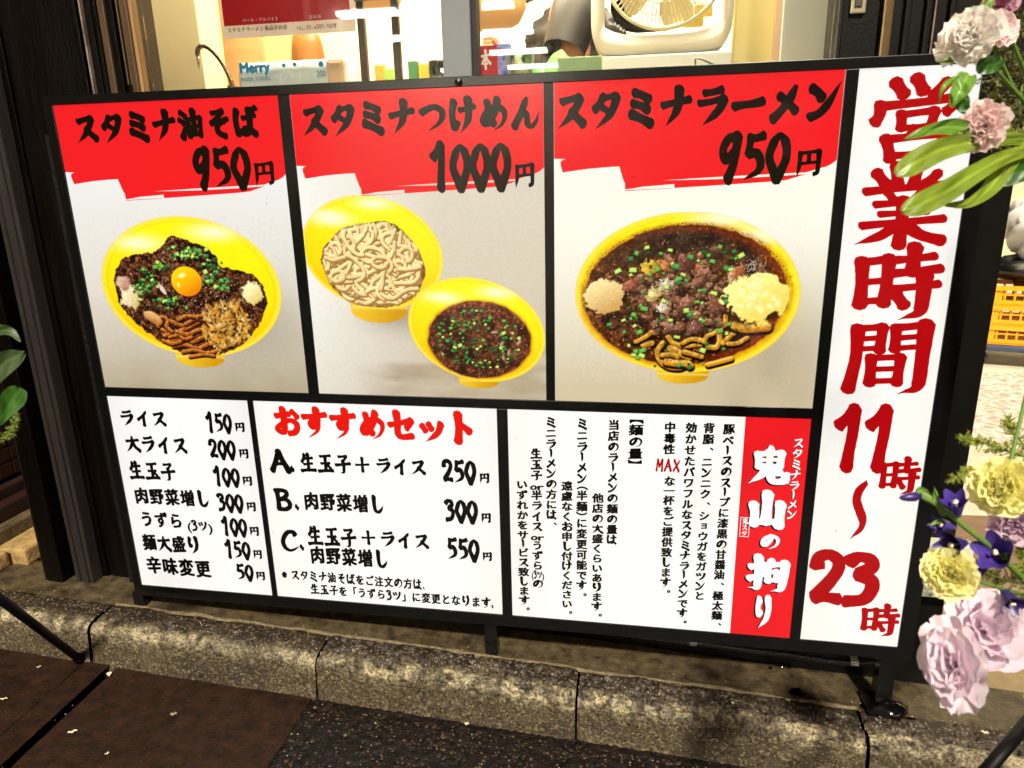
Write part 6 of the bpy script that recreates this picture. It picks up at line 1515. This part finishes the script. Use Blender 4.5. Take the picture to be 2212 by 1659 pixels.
bellf(2168, 1276, .745, 30, 46, to_cam(2165, 1278, .74)+Vector((.5, 0, -.7)), M_PD, 'lowest dark violet bellflower above the lilac lisianthus', 6)
stalk = [D(*q) for q in [(1962, 1074, .72), (1985, 1072, .72), (2012, 1084, .72), (2045, 1105, .725), (2080, 1135, .73), (2110, 1158, .735), (2150, 1190, .75), (2200, 1240, .78), (2300, 1330, .84)]]
so = empty('flower_stalk', stalk[0]); tag(so, 'long green stalk with a dark bud at its tip crossing the hours panel', 'stalk')
C_ = crom([p-stalk[0] for p in stalk], 8); MB().tube(C_, list(np.linspace(.0018, .0036, len(C_))), 8).build('stem', M_GREEN, so, True)
MB().lathe([(0, -.010), (.003, -.006), (.0045, 0), (.005, .006), (.0022, .013)], 10, (0, 0, 0), axes(stalk[1]-stalk[0])).build('bud', M_PD, so, True)
def leaf_material(m):
    key = m.name+'_veined'
    if key in _M: return _M[key]
    n = m.copy(); n.name = key; nt = n.node_tree; at = nt.nodes.new('ShaderNodeAttribute'); at.attribute_name = 'Col'
    b = nt.nodes['Principled BSDF']; src = b.inputs['Base Color'].links[0].from_socket if b.inputs['Base Color'].links else None
    mx = nt.nodes.new('ShaderNodeMix'); mx.data_type = 'RGBA'; mx.blend_type = 'MULTIPLY'; mx.inputs[0].default_value = 1
    if src: nt.links.new(src, mx.inputs[6])
    else: mx.inputs[6].default_value = b.inputs['Base Color'].default_value
    nt.links.new(at.outputs[0], mx.inputs[7]); nt.links.new(mx.outputs[2], b.inputs['Base Color'])
    for q in nt.nodes:
        if q.type == 'BSDF_TRANSLUCENT': nt.links.new(mx.outputs[2], q.inputs[0])
    _M[key] = n; return n
def leaf(path, wpx, d0, m, label, parent=None, fold=.25, n=14, group=None, name='leaf', tipk=.6, strap=False):
    P = crom([D(*q) for q in path], 9); org = Vector(P[0]); N = len(P); NC = 13; rr = random.Random(int(path[0][1]*7+wpx)); ph = rr.uniform(0, 6)
    X = np.zeros((N, NC)); Y = X.copy(); Z = X.copy(); C = np.ones((N, NC, 3)); sgn = np.linspace(-1, 1, NC)
    for i, p in enumerate(P):
        t_ = i/(N-1); tan = Vector(P[min(i+1, N-1)]-P[max(i-1, 0)]).normalized(); side = tan.cross(Vector(CAM)-Vector(p)).normalized(); nn = side.cross(tan).normalized()
        w_ = wpx*K*d0/2*math.sin(PI*min(max(.04+.93*t_, 0), 1)**tipk)**.75*(1+.05*math.sin(11*t_+ph))
        if strap: w_ = wpx*K*d0/2*(1-max(0, (t_-.74)/.27)**2.2)**.6*(.5+.5*min(t_/.7, 1))
        for j, s_ in enumerate(sgn):
            q = Vector(p)-org+side*w_*s_+nn*(abs(s_)*w_*fold+.0012*math.sin(9*t_+s_*3)+.0007*math.sin(23*t_+ph+s_*5)-(.0006 if j % 2 else 0))
            X[i, j], Y[i, j], Z[i, j] = q
            k = .86+.22*(j % 2)
            if j == NC//2: k = 1.45
            k *= .85+.35*vnoise(np.array(t_*14+ph), np.array(s_*2.5+ph), 3)
            k2 = max(0, (t_-.965)/.035) if wpx > 45 else 0
            C[i, j] = np.array([k*(1-k2*.8), k*(1-k2*.85), k*(.9-k2*.7)])
    o = grid_mesh(name, X, Y, Z, leaf_material(m), parent, True, C)
    if not parent: o.location = org; tag(o, label, 'leaf', group)
    else: o.location = org-parent.location
    return o
LG = 'leaves hanging over the hours panel'
M_L1 = mat('pale_leaf', (116, 138, 44), rough=.36, var=.2, scale=14, transl=.25)
leaf([(2212, 300, .80), (2150, 300, .77), (2090, 308, .75), (2030, 324, .735), (1975, 352, .73), (1934, 378, .73)], 50, .75, M_L1, 'broad olive green leaf crossing the hours panel, the upper of the long pair', group=LG, strap=True)
leaf([(2235, 320, .80), (2170, 340, .765), (2110, 372, .745), (2050, 410, .735), (1990, 440, .73), (1946, 456, .73)], 50, .745, M_L1, 'long olive green leaf with a dark tip, the lower of the long pair', group=LG, strap=True)
leaf([(2235, 300, .82), (2180, 350, .79), (2140, 405, .775), (2095, 437, .765), (2040, 444, .76)], 38, .77, M_L1, 'green leaf curving down toward the grey frame under the long pair', group=LG)
leaf([(2130, 345, .80), (2160, 372, .80), (2200, 372, .80), (2250, 360, .8)], 60, .80, M_LEAFD, 'dark green leaf cut by the right edge', group=LG)
leaf([(2092, 160, .75), (2082, 180, .745), (2068, 205, .745), (2054, 232, .75)], 44, .745, M_LEAF, 'small oval green leaf over the first red character', group=LG)
leaf([(2078, 164, .75), (2050, 176, .745), (2034, 196, .745), (2028, 222, .75)], 12, .745, M_LEAF, 'very thin curled green leaf beside the small oval one', group=LG)
leaf([(2110, 285, .76), (2060, 274, .75), (2010, 280, .745), (1954, 300, .745)], 34, .745, M_LEAF, 'pointed green leaf reaching left from the blush carnation', group=LG)
leaf([(2080, 126, .76), (2060, 128, .76), (2025, 134, .76)], 16, .76, M_LEAF, 'small green leaf under the cream white carnation', group=LG)
leaf([(2108, 142, .77), (2140, 140, .77), (2172, 134, .78)], 38, .77, M_LEAFD, 'dark green leaf right under the cream white carnation', group=LG)
leaf([(2078, 205, .765), (2082, 232, .76), (2100, 245, .76)], 28, .76, M_LEAFD, 'small dark leaf above the blush carnation', group=LG)
leaf([(2118, 30, .79), (2130, 14, .79), (2150, -4, .79)], 26, .79, M_LEAF, 'light green leaf at the top right corner', group=LG)
leaf([(2040, 1115, .73), (2024, 1080, .73), (2018, 1052, .73)], 14, .73, M_GREEN, 'narrow green leaf standing up from the violet stalk', group='small leaves of the violet stalk')
leaf([(2050, 1130, .73), (2028, 1126, .73), (2008, 1136, .73)], 12, .73, M_GREEN, 'short green leaf reaching left below the violet bells', group='small leaves of the violet stalk')
leaf([(2010, 1084, .722), (1990, 1060, .722), (1976, 1072, .722)], 20, .72, M_GREEN, 'pale green bract folded around the dark bud', group='small leaves of the violet stalk')
leaf([(2190, 1420, .80), (2205, 1380, .8), (2225, 1330, .8)], 60, .8, M_LEAFD, 'dark leaf behind the lilac lisianthus at the right edge', group='small leaves of the violet stalk')
# feathery greenery
def fern(path, d, npx, m, label, seed, cat='fern', name='fern_spray', dens=26, curl=.9, sz=1.0):
    r_ = random.Random(seed); P = crom([D(u, v, dd) for (u, v, dd) in path], 10); o = empty(name, P[0]); org = Vector(P[0])
    MB().tube([Vector(p)-org for p in P], .0011, 5).build('stem', M_GREEN, o, True); mb = MB()
    for i in range(dens*3):
        t_ = r_.random(); idx = min(int(t_*(len(P)-1)), len(P)-2); p = Vector(P[idx]); tan = (Vector(P[idx+1])-p).normalized()
        dr = Vector((r_.gauss(0, 1), r_.gauss(0, .6), r_.gauss(0, 1))).normalized()*curl+tan*.8; ln = npx*K*d*(1.1-.7*t_)*r_.uniform(.4, 1)
        q_ = p-org; dirn = dr.normalized()
        for j in range(4):
            a = q_+dirn*ln*j/4; 
            for s_ in (-1, 1):
                sv = Vector((r_.gauss(0, 1), r_.gauss(0, 1), r_.gauss(0, 1))).normalized()*.0026*sz
                e = a+dirn*.0042*sz+sv*1.2; mb.add([a, a+sv.cross(dirn).normalized()*.0009*sz+dirn*.002, e, a-sv.cross(dirn).normalized()*.0009*sz+dirn*.002], [(0, 1, 2, 3)])
    mb.build('foliage', m, o); return tag(o, label, cat, None)
M_F1 = mat('fern_yellow_green', (150, 160, 60), rough=.6, var=.25, scale=60, transl=.25); M_F2 = mat('fern_dark', (92, 92, 40), rough=.6, var=.4, scale=60, transl=.2)
fern([(2230, 20, .86), (2180, 110, .85), (2150, 200, .85), (2140, 300, .85)], .85, 70, M_F2, 'dark olive feathery greenery behind the white carnations', 1, dens=60, sz=1.5)
fern([(2260, 60, .86), (2215, 160, .85), (2195, 260, .85), (2180, 330, .85)], .85, 80, M_F2, 'brownish feathery greenery at the right edge beside the carnations', 2, dens=60, sz=1.5)
fern([(2240, 300, .82), (2190, 285, .81), (2150, 265, .8), (2105, 250, .8)], .8, 40, M_F1, 'light feathery spray reaching left behind the blush carnation', 3, dens=26)
fern([(2110, 290, .76), (2080, 300, .755), (2052, 306, .755)], .755, 24, mat('fern_pale', (206, 206, 150), rough=.6, var=.2, scale=60, transl=.2), 'pale lacy spray under the blush carnation', 4, dens=20, sz=.7)
fern([(2230, 990, .80), (2180, 975, .78), (2130, 958, .77), (2078, 944, .77)], .78, 40, M_F1, 'yellow green fern spray reaching over the brown paving', 5, dens=34)
fern([(2130, 1030, .77), (2105, 1018, .76), (2080, 1022, .755), (2053, 1040, .755)], .76, 22, M_F1, 'short yellow green fern tip left of the large yellow carnation', 6, dens=22)
fern([(2240, 1010, .82), (2210, 960, .82), (2185, 930, .82), (2180, 900, .83)], .82, 44, M_F1, 'upright blurred fern spray in front of the textured path', 7, dens=34)
fern([(2240, 1290, .80), (2215, 1220, .79), (2200, 1160, .785)], .79, 50, M_F1, 'green feathery filler around the violet bells at the right edge', 8, dens=44)
fern([(2230, 1250, .80), (2160, 1250, .78), (2100, 1215, .77)], .78, 36, M_F2, 'dark feathery filler below the violet bells', 9, dens=34)
# left edge: strap leaves and a fern tip of the other stand
LL = 'leaves at the left edge of the picture'
M_LL = mat('grey_green_leaf', (56, 76, 42), rough=.4, var=.25, scale=14, transl=.15)
leaf([(-60, 740, 1.0), (-10, 715, 1.0), (22, 716, 1.0), (44, 738, 1.0)], 26, 1.0, M_LL, 'curled green strap leaf at the left edge, highest of the three', group=LL)
leaf([(-70, 830, 1.0), (-20, 800, 1.0), (25, 775, 1.0), (55, 762, 1.0)], 62, 1.0, M_LL, 'broad grey green leaf at the left edge, middle of the three', group=LL)
leaf([(45, 838, 1.0), (30, 858, 1.0), (10, 890, 1.0), (-20, 930, 1.0)], 46, 1.0, M_LEAFD, 'darker folded green leaf at the left edge, lowest of the three', group=LL)
fern([(-20, 955, 1.0), (10, 945, 1.0), (28, 925, 1.0), (38, 900, 1.0)], 1.0, 18, mat('lime_fern', (120, 136, 50), rough=.5, transl=.2), 'lime green feathery fern tip at the left edge', 21, dens=26)

# cushions of greenery, rods and twigs added to hold up stems and leaves, beyond the edges of the picture
M_CUSH = mat('moss_green', (40, 58, 24), rough=.8, col2=(84, 104, 46), scale=60, bump=1, bscale=90)
for (c_, r_, lb) in ((hub_hi, .052, 'upper mossy cushion added beyond the picture to hold carnation stems'), (hub_lo, .052, 'lower mossy cushion added beyond the picture to hold lisianthus stems'), (deep(-150, 830, 1.0), .060, 'mossy cushion added beyond the left edge to carry the leaves')):
    o = lump('added_cushion', (0, 0, 0), r_, r_, r_, M_CUSH, lb, 'flower cushion', 5); o.location = c_
MB().tube([hub_hi, (hub_hi+hub_lo)/2+Vector((.02, .02, 0)), hub_lo], .006, 8).build('rod', M_BLK, None, True)
rod_ = bpy.data.objects['rod']; rod_.name = 'added_rod'; rod_.parent = sd; rod_.location = -sd.location
cl_ = deep(-150, 830, 1.0); MB().tube([cl_, e0+(e0-e1).normalized()*.45], .006, 8).build('rod', M_BLK, ls, True)
for (u, v) in ((-30, 727), (-35, 812), (-10, 915)): MB().tube([cl_, D(u, v, 1.0)], .002, 6).build('twig', M_GREEN, ls, True)
